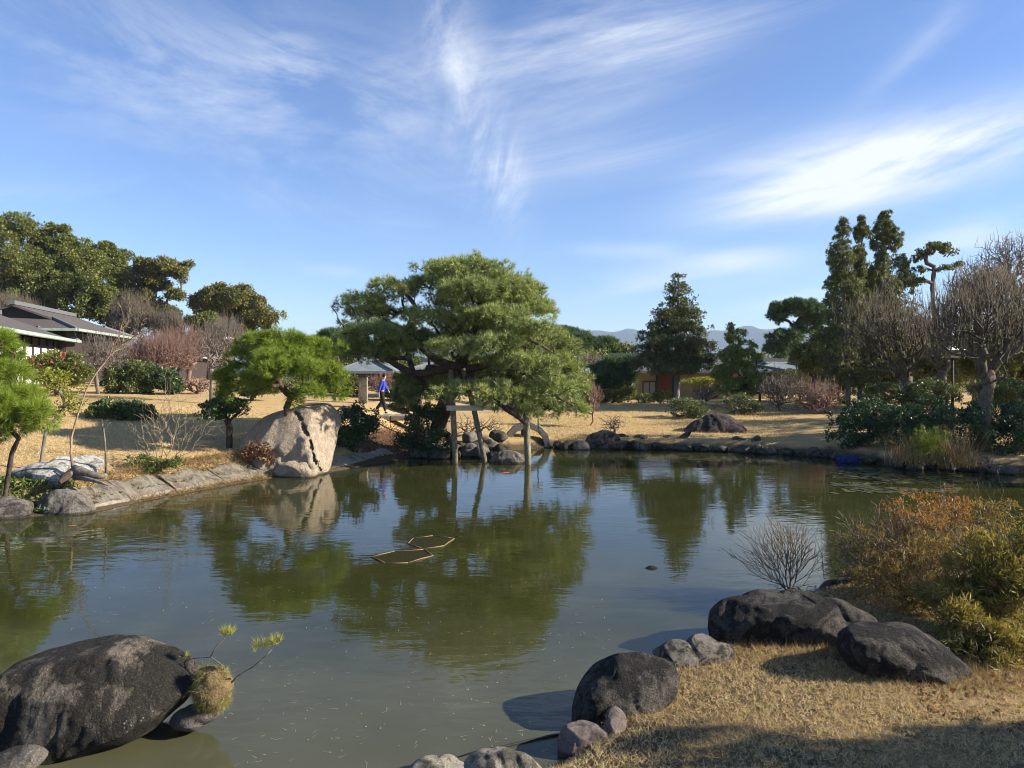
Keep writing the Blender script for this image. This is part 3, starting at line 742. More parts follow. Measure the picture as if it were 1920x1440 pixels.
silrock('rock', 'smooth pale grey flat stone in the lower left corner', [(-20, 1425), (0, 1410), (30, 1402), (60, 1403), (82, 1412), (78, 1430), (50, 1450), (-10, 1460)], 5.0, .16, 'greyrock', 23, .05, 2, 4)
silrock('rock', 'small wet grey rock under the dry grass tussock', [(322, 1350), (345, 1328), (370, 1322), (400, 1325), (410, 1338), (385, 1356), (350, 1368), (325, 1366)], 5.75, .16, 'greyrock', 25, .1, 5, 4)
silrock('rock', 'rounded dark boulder on the near bank with its left side in the water',
        [(1068, 1345), (1075, 1300), (1100, 1262), (1140, 1238), (1180, 1228), (1240, 1233), (1275, 1245), (1282, 1270), (1270, 1300), (1235, 1330), (1200, 1360), (1160, 1395), (1110, 1410), (1072, 1390)], 6.0, .42, 'darkrock', 31, .12, 6, 6)
silrock('rock', 'small upright oval stone leaning on the near dark boulder', [(1136, 1350), (1140, 1333), (1155, 1326), (1168, 1333), (1174, 1350), (1168, 1372), (1150, 1382), (1138, 1372)], 5.55, .09, 'pinkrock', 33, .05, 2, 4)
silrock('rock', 'angular pinkish rock at the near water edge', [(1045, 1395), (1055, 1365), (1080, 1356), (1115, 1357), (1142, 1375), (1125, 1405), (1095, 1430), (1060, 1435), (1046, 1420)], 5.45, .2, 'pinkrock', 35, .14, 8, 5)
silrock('rock', 'dark low stone below the angular pinkish rock', [(1040, 1445), (1060, 1428), (1085, 1424), (1105, 1438), (1100, 1470), (1050, 1475)], 5.2, .14, 'darkrock', 37, .1, 4, 4)
silrock('rock', 'pale lichen covered rock with a rounded top at the bottom edge', [(860, 1440), (880, 1416), (920, 1406), (965, 1413), (1005, 1430), (1030, 1455), (1000, 1490), (880, 1490)], 5.15, .24, 'palerock', 39, .1, 5, 5)
silrock('rock', 'low yellowish stone left of the pale rock at the bottom edge', [(765, 1440), (785, 1425), (820, 1421), (860, 1428), (890, 1445), (870, 1480), (780, 1480)], 5.1, .2, 'palerock', 41, .1, 5, 5)
silrock('rock', 'large smooth black boulder at the near bank below the bare twigs',
        [(1323, 1175), (1330, 1145), (1355, 1125), (1400, 1116), (1470, 1114), (1540, 1122), (1600, 1140), (1640, 1160), (1650, 1190), (1600, 1215), (1500, 1225), (1400, 1222), (1330, 1215)], 7.4, .62, 'darkrock', 43, .09, 5, 6)
silrock('rock', 'long rough black boulder under the autumn coloured bush',
        [(1572, 1215), (1582, 1185), (1610, 1172), (1670, 1172), (1740, 1190), (1795, 1212), (1812, 1240), (1800, 1275), (1740, 1292), (1660, 1272), (1590, 1250)], 6.5, .5, 'darkrock', 45, .12, 6, 6)
silrock('rock', 'flat pitted stone between the two dark boulders', [(1222, 1222), (1240, 1211), (1290, 1205), (1350, 1204), (1378, 1212), (1376, 1238), (1330, 1250), (1240, 1248)], 6.85, .3, 'roughrock', 47, .16, 8, 5)
silrock('rock', 'dark mound of rock behind the large smooth boulder half under twigs', [(1520, 1130), (1545, 1100), (1590, 1082), (1650, 1074), (1720, 1080), (1760, 1120), (1700, 1160), (1560, 1160)], 9.4, .6, 'darkrock2', 49, .12, 6, 5)
silrock('rock', 'dark purple pyramid shaped rock on the far lawn', [(1278, 815), (1295, 795), (1318, 785), (1340, 775), (1365, 777), (1385, 790), (1400, 805), (1410, 830), (1345, 840), (1285, 832)], 27.6, .8, 'darkrock2', 51, .14, 9, 5)
silrock('rock', 'dark rounded rock at the far shore below the small bare shrub', [(1096, 835), (1102, 818), (1120, 809), (1145, 808), (1160, 816), (1168, 835), (1165, 850), (1100, 852)], 26.4, .55, 'shorestone', 53, .14, 8, 5)
silrock('rock', 'grey stone beside the dark rounded shore rock', [(1073, 840), (1078, 828), (1092, 825), (1104, 832), (1106, 848), (1080, 852)], 25.9, .25, 'greyrock', 55, .1, 6, 4)
silrock('rock', 'round topped grey boulder standing in the pond beside the pine props', [(915, 868), (922, 855), (940, 846), (962, 845), (980, 853), (990, 868), (988, 886), (950, 892), (920, 888)], 22.4, .55, 'greyrock', 57, .07, 4, 5)
silrock('rock', 'small black turtle shaped stone breaking the pond surface', [(1207, 1070), (1214, 1063), (1226, 1061), (1236, 1066), (1240, 1076), (1228, 1083), (1212, 1082)], 10.45, .1, 'darkrock', 59, .08, 5, 4)
silrock('rock', 'small yellowish stone lying in leaf litter at the right edge', [(1882, 1300), (1886, 1294), (1898, 1293), (1905, 1299), (1903, 1309), (1888, 1311)], 6.0, .05, 'palerock', 61, .05, 3, 3)

rng = np.random.default_rng(77)
# low stones along the far shore
tpts = np.array([W(1165, 842), W(1250, 844), W(1400, 849), W(1500, 854), W(1570, 860), W(1640, 871)])
seg = np.linalg.norm(np.diff(tpts, axis=0), axis=1); cum = np.concatenate([[0], np.cumsum(seg)])
ORD = ['first', 'second', 'third', 'fourth', 'fifth', 'sixth', 'seventh', 'eighth', 'ninth', 'tenth', 'eleventh', 'twelfth', 'thirteenth', 'fourteenth', 'fifteenth', 'sixteenth', 'seventeenth', 'eighteenth', 'nineteenth', 'twentieth'] + ['farther'] * 40
no1 = no2 = 0
q = 0.0
while q < cum[-1]:
    i = min(len(seg) - 1, int(np.searchsorted(cum, q, 'right') - 1)); f = (q - cum[i]) / seg[i]
    pt = tpts[i] + (tpts[i + 1] - tpts[i]) * f; w_ = .24 + .26 * rng.random()
    smallrock((pt[0], pt[1] + .1 + rng.normal() * .05, .08 + rng.normal() * .02), (w_, .26, .15 + .05 * rng.random()), 'shorestone', rng,
              ORD[no1] + ' low dark edging stone along the far shore, counted from the dark rounded rock', 'edging stones along the far right shore', 'shore_stone')
    no1 += 1
    if rng.random() < .45:
        no2 += 1
        smallrock((pt[0] + .2, pt[1] + .75 + rng.random() * .3, .34), (.25 + .15 * rng.random(), .22, .13), 'shorestone', rng,
                  ORD[no2 - 1] + ' stone set back behind the far shore edging, counted from the left', 'stones behind the far right edging', 'shore_stone')
    q += w_ * 1.45
for px_, py_, s_, od in ((1048, 833, .17, 'second'), (1058, 835, .15, 'third'), (1066, 834, .19, 'fourth'), (1043, 831, .14, 'first')):
    x_, y_ = W(px_, py_ + 8)
    smallrock((x_, y_, .1), (s_, s_, s_ * 1.1), 'shorestone', rng, od + ' small dark shore stone right of the arch foot', 'small stones right of the arch', 'shore_stone')
for i in range(34):
    px_ = 770 + 190 * rng.random(); row = rng.random()
    Y_ = 23.4 + row * 2.2; x_ = (px_ - 960) / F * Y_
    s_ = .14 + .2 * rng.random()
    smallrock((x_, Y_, .03 + row * .5), (s_ * 1.2, s_, s_ * .9), 'shorestone' if rng.random() < .6 else 'greyrock', rng,
              'jumbled shore stone under the great pine behind the props', 'jumbled stones under the great pine', 'shore_stone')
for i in range(16):
    px_ = 1660 + 250 * rng.random(); Y_ = 21.0 - (px_ - 1660) / 250 * 1.2 + rng.random() * .5
    smallrock(((px_ - 960) / F * Y_, Y_, .08), (.2 + .2 * rng.random(), .2, .16), 'shorestone', rng,
              'dark shore stone under the shaded right hand bushes', 'stones under the right hand bushes', 'shore_stone')

# ------------------------------------------------------------------ buildings
def local(o, ang):
    c, s_ = math.cos(ang), math.sin(ang)
    return lambda u, v, z: (o[0] + u * c - v * s_, o[1] + u * s_ + v * c, z)
def thick_poly(name, pts, t, mat, parent):
    """a roof plane or panel with thickness t downwards"""
    n = len(pts); V = [np.array(p, float) for p in pts]; V += [p - np.array([0, 0, t]) for p in V]
    Fc = [tuple(range(n)), tuple(range(2 * n - 1, n - 1, -1))] + [(i, i + n, (i + 1) % n + n, (i + 1) % n) for i in range(n)]
    c_ = np.array(parent.location)
    return py_obj(name, [v - c_ for v in V], Fc, mat, parent)
def beam(name, a, b, r, mat, parent, h=None):
    a, b = np.array(a, float), np.array(b, float); c_ = np.array(parent.location)
    d = norm(b - a); sd_ = norm(np.cross(d, [0, 0, 1.0]) + 1e-6) if abs(d[2]) < .99 else np.array([1.0, 0, 0]); u_ = np.cross(sd_, d)
    h = h or r; V = []
    for e in (a, b):
        for s1, s2 in ((-1, -1), (1, -1), (1, 1), (-1, 1)): V.append(e + sd_ * r * s1 + u_ * h * s2 - c_)
    Fc = [(0, 1, 2, 3), (7, 6, 5, 4), (0, 4, 5, 1), (1, 5, 6, 2), (2, 6, 7, 3), (3, 7, 4, 0)]
    return py_obj(name, V, Fc, mat, parent)
def irimoya(name, label, origin, ang, length, width, ze, zr, zg, gl, roofmat, eave, ground_z, wallmat, inset=.9, nbays=6, panel=True):
    """hip-and-gable roofed house; origin = one eave corner, u along the ridge, v across"""
    T = local(origin, ang); root = empty(name, (origin[0], origin[1], ground_z), label, 'house')
    hw = width / 2; gi = hw * (zg - ze) / (zr - ze)             # horizontal run of the lower hip
    u0, u1 = gi, length - gi
    A_, B_, C_, D_ = T(0, 0, ze), T(length, 0, ze), T(length, width, ze), T(0, width, ze)
    r0_, r1_ = T(u0 - .25, hw, zr), T(u1 + .25, hw, zr)
    a1, b1, c1, d1 = T(u0, gi, zg), T(u1, gi, zg), T(u1, width - gi, zg), T(u0, width - gi, zg)
    thick_poly('roof', [A_, B_, b1, a1], .12, roofmat, root); thick_poly('roof', [D_, d1, c1, C_], .12, roofmat, root)
    thick_poly('roof', [A_, a1, d1, D_], .12, roofmat, root); thick_poly('roof', [B_, C_, c1, b1], .12, roofmat, root)
    e0, e1 = T(u0 - .25, gi, zg + .01), T(u1 + .25, gi, zg + .01)
    f0, f1 = T(u0 - .25, width - gi, zg + .01), T(u1 + .25, width - gi, zg + .01)
    thick_poly('roof', [e0, e1, r1_, r0_], .12, roofmat, root); thick_poly('roof', [f0, r0_, r1_, f1], .12, roofmat, root)
    for uu in (u0 + .05, u1 - .05):
        c_ = np.array(root.location)
        V = [np.array(T(uu, gi + .1, zg)) - c_, np.array(T(uu, width - gi - .1, zg)) - c_, np.array(T(uu, hw, zr - .12)) - c_]
        V += [v + np.array(T(.1, 0, 0)) - np.array(T(0, 0, 0)) for v in V]
        py_obj('gable', V, [(0, 1, 2), (5, 4, 3), (0, 3, 4, 1), (1, 4, 5, 2), (2, 5, 3, 0)], M['timber'], root)
    beam('ridge', T(u0 - .35, hw, zr + .1), T(u1 + .35, hw, zr + .1), .16, M['tile'], root, .12)
    for a_, b_ in ((A_, a1), (B_, b1), (C_, c1), (D_, d1)): beam('hip_ridge', np.array(a_) + [0, 0, .05], np.array(b_) + [0, 0, .05], .09, M['tile'], root, .06)
    for a_, b_ in ((A_, B_), (B_, C_), (C_, D_), (D_, A_)): beam('eave', np.array(a_) + [0, 0, -.05], np.array(b_) + [0, 0, -.05], .14, eave, root, .075)
    i_ = inset; z0 = ground_z - .2
    cs = [T(i_, i_, 0), T(length - i_, i_, 0), T(length - i_, width - i_, 0), T(i_, width - i_, 0)]
    for k in range(4):
        a_, b_ = np.array(cs[k]), np.array(cs[(k + 1) % 4]); d = norm(b_ - a_); nr = np.array([d[1], -d[0], 0]) * .06
        V = [a_, b_, b_ + nr, a_ + nr]; c_ = np.array(root.location)
        V = [np.array([v[0], v[1], z0]) - c_ for v in V] + [np.array([v[0], v[1], ze - .1]) - c_ for v in V]
        py_obj('wall', V, [(0, 3, 2, 1), (4, 5, 6, 7), (0, 1, 5, 4), (1, 2, 6, 5), (2, 3, 7, 6), (3, 0, 4, 7)], wallmat, root)
    if panel:
        for u_side, fn in ((0, lambda t, z, o: T(i_ + t * (length - 2 * i_), i_ - o, z)), (1, lambda t, z, o: T(i_ + t * (length - 2 * i_), width - i_ + o, z))):
            for k in range(nbays + 1):
                t = k / nbays; beam('post', fn(t, z0, .1), fn(t, ze - .1, .1), .07, M['timber'], root)
            for k in range(nbays):
                a_, b_ = fn((k + .1) / nbays, 0, .08), fn((k + .9) / nbays, 0, .08)
                zt = ground_z + (ze - ground_z) * .80
                c_ = np.array(root.location); nr = np.array(fn(0, 0, .12)) - np.array(fn(0, 0, .08))
                V = [np.array([a_[0], a_[1], ground_z + .4]), np.array([b_[0], b_[1], ground_z + .4]), np.array([b_[0], b_[1], zt]), np.array([a_[0], a_[1], zt])]
                V = [v - c_ for v in V]; V += [v + nr for v in V]
                py_obj('screen_panel', V, [(0, 1, 2, 3), (7, 6, 5, 4), (0, 4, 5, 1), (1, 5, 6, 2), (2, 6, 7, 3), (3, 7, 4, 0)], M['white'], root)
            beam('rail', fn(0, zt + .08, .12), fn(1, zt + .08, .12), .05, M['timber'], root, .06)
    return root
angB = math.atan2(.97, -.24)
irimoya('house', 'wooden house with a wide grey gabled roof and green copper eaves behind the camellia', (-25.4, 42.0), angB, 13.5, 7.8, 5.25, 6.75, 5.95, 1, M['roof_grey'], M['copper'], 1.9, M['timber'], .9, 6, False)
irimoya('house', 'nearest wooden house at the left edge with white screens under green eaves', (-19.3, 24.9), math.atan2(19.2, -7.2), 20.4, 7.5, 4.62, 6.05, 5.3, 1, M['roof_grey'], M['copper'], 1.7, M['timber'], .9, 12, True)
irimoya('house', 'long low roofed corridor building receding behind the bare trees on the left', (-28.2, 55.5), math.atan2(.97, .12), 14, 4.5, 3.95, 4.7, 4.3, 1, M['tile'], M['copper'], 1.9, M['timber'], .6, 4, False)
irimoya('house', 'far building with a plain blue grey metal roof seen between the two pines', tuple(P(628, 698, 44)[:2]), 0.0, 3.6, 4.2, 2.75, 3.72, 3.4, 1, M['roof_blue'], M['roof_blue'], 1.3, M['timber'], .5, 3, False)
irimoya('house', 'small blue grey roofed building just left of the great pine trunk', tuple(P(752, 697, 46)[:2]), 0.0, 3.4, 4.0, 2.72, 3.4, 3.2, 1, M['roof_blue'], M['roof_blue'], 1.3, M['timber'], .5, 3, False)
hr = irimoya('house', 'low house with cream walls and a grey tiled roof behind the tall conifer', tuple(P(1095, 696, 45)[:2]), 0.0, 12.6, 8.0, 2.78, 3.75, 3.4, 1, M['tile'], M['roof_blue'], 1.0, M['plaster'], 1.0, 4, False)
irimoya('house', 'roof of a farther building showing above the purple bare shrub', tuple(P(1425, 698, 52)[:2]), 0.1, 4.6, 5.0, 2.9, 3.5, 3.3, 1, M['roof_blue'], M['roof_blue'], 1.0, M['timber'], .5, 3, False)
# window, shutters and posts of the right-hand house
def win(root, px0, px1, py0, py1, Yd):
    c_ = np.array(root.location); a, b = P(px0, py1, Yd), P(px1, py0, Yd)
    fr = empty('window', (0, 0, 0), None, None); fr.parent = root
    fr.location = tuple(np.array([(a[0] + b[0]) / 2, Yd, (a[2] + b[2]) / 2]) - c_)
    hw, hh_ = (b[0] - a[0]) / 2, (b[2] - a[2]) / 2
    for bx in ((-hw, hw, -.04, .04, hh_ - .05, hh_), (-hw, hw, -.04, .04, -hh_, -hh_ + .05), (-hw, -hw + .05, -.04, .04, -hh_ + .05, hh_ - .05), (hw - .05, hw, -.04, .04, -hh_ + .05, hh_ - .05), (-.025, .025, -.035, .035, -hh_ + .05, hh_ - .05)):
        box('frame', bx, M['timber'], fr)
    box('pane', (-hw + .05, -.025, -.01, .01, -hh_ + .05, hh_ - .05), M['glass'], fr)
    box('pane', (.025, hw - .05, -.01, .01, -hh_ + .05, hh_ - .05), M['glass'], fr)
win(hr, 1205, 1230, 715, 738, 45.88)
for px_ in (1122, 1232, 1262):
    q = P(px_, 700, 45.85); beam('post', (q[0], q[1], .8), (q[0], q[1], 2.7), .07, M['timber'], hr)
q = P(1247, 700, 45.86)
ql = np.array(q) - np.array(hr.location); box('shutter', (ql[0] - .33, ql[0] + .33, ql[1] - .03, ql[1] + .03, .1, 1.65), M['timber_red'], hr)

# ------------------------------------------------------------------ stone bridge, arch, posts, props
br = empty('stone_bridge', tuple(P(735, 782, 31)), 'rough granite slab bridge that the walking person crosses', 'bridge')
bz = P(735, 776, 31)[2]
for i, (xa, xb) in enumerate(((-1.1, -.02), (.02, 1.15))):
    box('slab', (xa, xb, -.5, .5, -.12, .10), M['granite'], br, None, .03)
for xx in (-.95, 1.0): box('support', (xx - .12, xx + .12, -.45, .45, -1.0, -.122), M['shorestone'], br, None, .03)

def arch():
    root = empty('stone_arch', (*W(988, 838), 0), 'semicircular grey stone arch standing at the shore beneath the pine', 'arch')
    Yd = root.location[1]; ro, ri = 44 / F * Yd, 32 / F * Yd; V, Fc = [], []
    n_ = 28
    for i in range(n_ + 1):
        t = math.pi * i / n_; rj = 1 + .015 * math.sin(i * 1.7)
        for r_, yy in ((ro * rj, -.22), (ri * rj, -.22), (ri * rj, .22), (ro * rj, .22)): V.append((r_ * math.cos(t), yy, .05 + r_ * math.sin(t)))
    for i in range(n_):
        for k in range(4): Fc.append((i * 4 + k, i * 4 + (k + 1) % 4, (i + 1) * 4 + (k + 1) % 4, (i + 1) * 4 + k))
    Fc += [(3, 2, 1, 0), tuple(n_ * 4 + k for k in range(4))]
    py_obj('arch_ring', V, Fc, M['granite'], root, None, .015)
    for sx in (-1, 1): box('foot', (sx * (ro + ri) / 2 - .2, sx * (ro + ri) / 2 + .2, -.24, .24, -.3, .06), M['granite'], root, None, .03)
    box('pillar', (-.22, .02, .25, .45, -.2, .85), M['granite'], root, None, .02)
arch()

def prop(label, pts, r, Yd):
    b = P(*pts[0], Yd); wp = [P(x, y, Yd) - b for x, y in pts]
    root = empty('tree_prop', tuple(b), label, 'wooden prop', None)
    rs = [r * (1.0 if i < len(wp) - 1 else .85) for i in range(len(wp))]
    poly_tube('post', wp, rs, M['post'], root, 10); return root, b
f1, b1_ = prop('tall upright wooden post in the pond holding up the great pine', [(854, 885), (852, 820), (849, 760), (845, 692)], .088, 22.2)
f2, b2_ = prop('leaning wooden post in the pond right of the upright prop', [(912, 880), (900, 820), (887, 760), (868, 690)], .082, 22.3)
f3, b3_ = prop('short thick wooden post in the pond in front of the stone arch', [(990, 880), (989, 840), (987, 790), (985, 775)], .10, 21.8)
bt = empty('crossbeam', tuple(P(874, 765, 22.06)), 'whitish plank tied across the two tall pine props', 'plank')
box('plank', (-.60, .53, -.05, .02, -.08, .08), plain_mat('pale_plank', (.62, .58, .50), .8, .15, 15, .3), bt, None, .01)
bt2 = empty('crossbeam', tuple(P(845, 690, 22.1)), 'short dark timber laid on top of the upright prop under the limb', 'plank')
box('plank', (-.45, .30, -.07, .07, -.05, .06), M['timber'], bt2, None, .01)
sg = empty('small_sign', tuple(P(1009, 790, 26.3)), 'small white sign board on a stake behind the lower pine boughs', 'sign')
box('board', (-.20, .20, -.015, .015, .28, .56), M['white'], sg, None, .005); box('stake', (-.02, .02, .016, .05, -.3, .5), M['timber'], sg)
wp_ = empty('wooden_pillar', tuple(G(681, 33)), 'plain pale wooden pillar standing by the hedge left of the walker', 'pillar')
zt = P(681, 707, 33)[2] - wp_.location[2]
box('pillar', (-.2, .2, -.12, .12, -.2, zt), M['post'], wp_, None, .02); box('cap', (-.24, .24, -.16, .16, zt + .002, zt + .06), M['timber'], wp_, None, .01)

# ------------------------------------------------------------------ person
def skin_obj(name, pts, edges, radii, mat, parent, sub=2, root_i=0):
    me = bpy.data.meshes.new(name); me.from_pydata([tuple(p) for p in pts], edges, []); me.update()
    o = link(name, me, mat, parent)
    sk = o.modifiers.new('skin', 'SKIN'); sk.use_smooth_shade = True
    for i, r in enumerate(radii):
        me.skin_vertices[0].data[i].radius = (r, r) if not isinstance(r, tuple) else r; me.skin_vertices[0].data[i].use_root = (i == root_i)
    ss = o.modifiers.new('sub', 'SUBSURF'); ss.levels = sub; ss.render_levels = sub; return o
def person():
    foot = P(716, 775, 31); foot[2] = bz + .02 - .0
    root = empty('person', tuple(foot), 'person in a blue sweater and black trousers walking right across the stone bridge', 'person')
    # faces +x; pelvis at .88 m
    pts = [(0, 0, .90), (.02, 0, 1.10), (.05, 0, 1.32), (.07, 0, 1.44), (.10, 0, 1.53), (.12, 0, 1.64),      # 0..5 spine, head
           (.05, -.17, 1.38), (-.06, -.21, 1.12), (-.10, -.20, .88), (-.09, -.20, .80),                       # 6..9 near arm (towards camera)
           (.05, .17, 1.38), (.12, .21, 1.12), (.26, .20, .94), (.30, .20, .88),
           (.0, -.09, .86), (.10, -.10, .48), (.17, -.10, .09), (.27, -.10, .04),                              # 14..17 near leg forward
           (.0, .09, .86), (-.02, .10, .48), (-.26, .10, .16), (-.22, .10, .05)]
    ed = [(0, 1), (1, 2), (2, 3), (3, 4), (4, 5), (2, 6), (6, 7), (7, 8), (8, 9), (2, 10), (10, 11), (11, 12), (12, 13), (0, 14), (14, 15), (15, 16), (16, 17), (0, 18), (18, 19), (19, 20), (20, 21)]
    ra = [.12, .12, .13, .055, .08, .085, .055, .042, .03, .04, .055, .042, .03, .04, .08, .055, .04, .035, .08, .055, .04, .035]
    skin_obj('body', pts, ed, ra, M['skin'], root)
    s_p = [(0, 0, .86), (.015, 0, 1.1), (.04, 0, 1.30), (.055, 0, 1.40), (.05, -.17, 1.37), (-.06, -.215, 1.12), (-.105, -.205, .90), (.05, .17, 1.37), (.12, .215, 1.12), (.25, .205, .96)]
    skin_obj('sweater', s_p, [(0, 1), (1, 2), (2, 3), (2, 4), (4, 5), (5, 6), (2, 7), (7, 8), (8, 9)], [(.155, .13), (.155, .135), (.16, .14), .085, .085, .065, .052, .085, .065, .052], M['sweater'], root)
    t_p = [(0, 0, 1.02), (0, 0, .88), (.0, -.085, .82), (.10, -.10, .48), (.17, -.10, .10), (.0, .085, .82), (-.02, .10, .48), (-.26, .10, .17)]
    skin_obj('trousers', t_p, [(0, 1), (1, 2), (2, 3), (3, 4), (1, 5), (5, 6), (6, 7)], [.135, .14, .105, .08, .072, .105, .08, .072], M['trouser'], root)
    skin_obj('shoe', [(.12, -.10, .045), (.28, -.10, .035)], [(0, 1)], [.05, .04], M['hair'], root, 1)
    skin_obj('shoe', [(-.28, .10, .10), (-.17, .10, .035)], [(0, 1)], [.05, .04], M['hair'], root, 1)
    d, f = ico(3); v = d * np.array([.102, .092, .108]); keep = v.copy()
    keep[:, 0] = np.where((v[:, 0] > .04) & (v[:, 2] < .055), .04, v[:, 0]); keep[:, 2] = np.maximum(keep[:, 2], -.07)
    link('hair', np_mesh('hair', keep + np.array([.108, 0, 1.625]), f, smooth_=True), M['hair'], root)
    skin_obj('nose', [(.20, 0, 1.65), (.225, 0, 1.635)], [(0, 1)], [.012, .014], M['skin'], root, 1)
    for k in range(4):
        y0 = -.225 + .016 * k; skin_obj('finger', [(-.085, y0, .80), (-.078, y0, .745), (-.066, y0, .71)], [(0, 1), (1, 2)], [.009, .008, .007], M['skin'], root, 1)
    skin_obj('thumb', [(-.075, -.20, .82), (-.05, -.20, .775)], [(0, 1)], [.01, .008], M['skin'], root, 1)
person()

# ------------------------------------------------------------------ the great pine
big = [(875, 512, 84, 30, 0), (815, 540, 55, 24, .6), (945, 545, 72, 30, -.4), (880, 548, 70, 22, -1.3), (900, 530, 80, 26, 1.6),
       (735, 545, 62, 22, .3), (680, 572, 50, 21, 0), (700, 590, 60, 16, 1.2),
       (800, 598, 62, 18, -.8), (915, 598, 82, 24, -1.1), (1000, 590, 50, 33, 0), (1020, 640, 52, 33, .2), (980, 625, 60, 24, -1.5),
       (700, 628, 76, 27, -.5), (655, 645, 36, 21, 0), (740, 655, 70, 24, .6), (690, 668, 60, 18, .2), (850, 640, 60, 16, .8), (835, 655, 50, 16, -1.4), (925, 650, 70, 22, -1.6),
       (985, 688, 72, 28, -1.0), (1045, 695, 50, 36, 0), (1075, 742, 36, 30, .1), (1030, 735, 56, 30, -.8), (900, 738, 80, 24, -1.3), (850, 722, 56, 22, .9),
       (955, 748, 66, 24, -.9), (1010, 765, 56, 21, .2), (985, 779, 27, 16, -.7), (800, 745, 46, 30, 1.2), (790, 715, 46, 21, 1.3), (1080, 770, 28, 15, .4),
       (960, 570, 70, 24, 1.9), (1000, 660, 60, 30, 2.0), (900, 690, 70, 22, 2.2), (780, 640, 60, 21, 2.0), (960, 720, 70, 24, 1.8),
       (860, 575, 60, 21, .5), (940, 630, 80, 29, .3), (880, 610, 70, 21, .9), (1000, 700, 70, 34, .8), (930, 700, 60, 22, .4), (1060, 660, 30, 31, .4), (1085, 720, 24, 22, .6), (845, 510, 50, 21, .8), (980, 555, 50, 26, .5)]
Yp = 22.6
trunkp = [P(815, 860, 24.6), P(822, 800, 24.2), P(842, 740, 23.4), P(855, 700, 22.9), P(862, 680, 22.7)]
tb = G(815, 24.6)
pr = plant('pine_tree', 'great spreading pine with layered needle pads leaning over the water on wooden props', 'pine tree', 815, Yp, big, 'needle', 'pine', 'bark', n=23000, L=.18, wd=.013, k=20, cl_r=.25, gaps=.20,
           spread=.75, twigs=900, rtip=.011, step=.16, seed=3, shell=.5, topbias=.85, curl=.13, powr=.44, base=tb, trunk=trunkp)
# heavy visible limbs
def limb(pts, r0, r1, root, mat='bark'):
    b = np.array(root.location); pts = [np.array(p) for p in pts]; fine = []
    n_ = 5
    for i in range(len(pts) - 1):
        p_0 = pts[max(i - 1, 0)]; p_1 = pts[i]; p_2 = pts[i + 1]; p_3 = pts[min(i + 2, len(pts) - 1)]
        for k in range(n_):
            t = k / n_; fine.append(.5 * ((2 * p_1) + (-p_0 + p_2) * t + (2 * p_0 - 5 * p_1 + 4 * p_2 - p_3) * t * t + (-p_0 + 3 * p_1 - 3 * p_2 + p_3) * t ** 3))
    fine.append(pts[-1]); m_ = len(fine)
    rs = [(r0 + (r1 - r0) * i / (m_ - 1)) * (1 + .12 * math.sin(i * 1.9)) for i in range(m_)]
    return poly_tube('limb', [q - b for q in fine], rs, M[mat], root, 9)
limb([P(818, 865, 24.6), P(822, 800, 24.2), P(845, 735, 23.2), P(860, 690, 22.6)], .30, .22, pr)
limb([P(800, 692, 22.9), P(860, 692, 22.6), P(915, 682, 22.2), P(950, 640, 21.9), P(975, 610, 21.8)], .13, .08, pr)
limb([P(860, 690, 22.6), P(880, 640, 22.6), P(895, 590, 22.7), P(915, 545, 22.8), P(905, 515, 22.8)], .19, .06, pr)
limb([P(860, 690, 22.6), P(810, 668, 22.5), P(768, 620, 22.6), P(780, 580, 22.7), P(760, 550, 22.8)], .15, .05, pr)
limb([P(840, 690, 22.7), P(780, 700, 22.7), P(720, 672, 22.5), P(670, 655, 22.4)], .14, .05, pr)
limb([P(870, 700, 22.5), P(910, 735, 21.7), P(950, 765, 21.4), P(985, 792, 21.7)], .15, .07, pr)
limb([P(930, 680, 22.2), P(985, 700, 21.8), P(1030, 735, 22.0), P(1075, 760, 22.4)], .10, .04, pr)
limb([P(960, 630, 21.9), P(1000, 640, 21.7), P(1035, 660, 22.2)], .07, .03, pr)
limb([P(768, 620, 22.6), P(720, 600, 22.8), P(680, 580, 22.7)], .07, .03, pr)

# small pine on the boulder
Ys = 20.4
plant('pine_tree', 'small bright green umbrella shaped pine growing on the cracked tan boulder', 'pine tree', 540, Ys,
      [(530, 645, 78, 22, 0), (470, 672, 50, 26, 0), (440, 710, 38, 30, .1), (430, 735, 26, 16, -.2), (600, 660, 38, 24, .2), (620, 710, 32, 28, -.1), (580, 735, 34, 14, -.7), (520, 672, 60, 18, -1.1), (540, 690, 70, 14, -1.4),
       (480, 710, 40, 16, -.9), (540, 660, 76, 22, 1.1), (600, 720, 40, 20, .9), (490, 725, 30, 12, .8), (555, 752, 14, 8, -.3), (640, 735, 16, 18, 0)],
      'needle', 'pine_bright', 'bark', n=7500, L=.16, wd=.010, k=18, cl_r=.2, gaps=.14, spread=.75, twigs=420, rtip=.009, step=.13, seed=5, rmax=.085, shell=.5, topbias=.45, curl=.14, powr=.42,
      base=P(540, 790, 20.2), trunk=[P(540, 800, 20.2), P(537, 765, 20.2), P(545, 745, 20.2), P(525, 722, 20.1)])
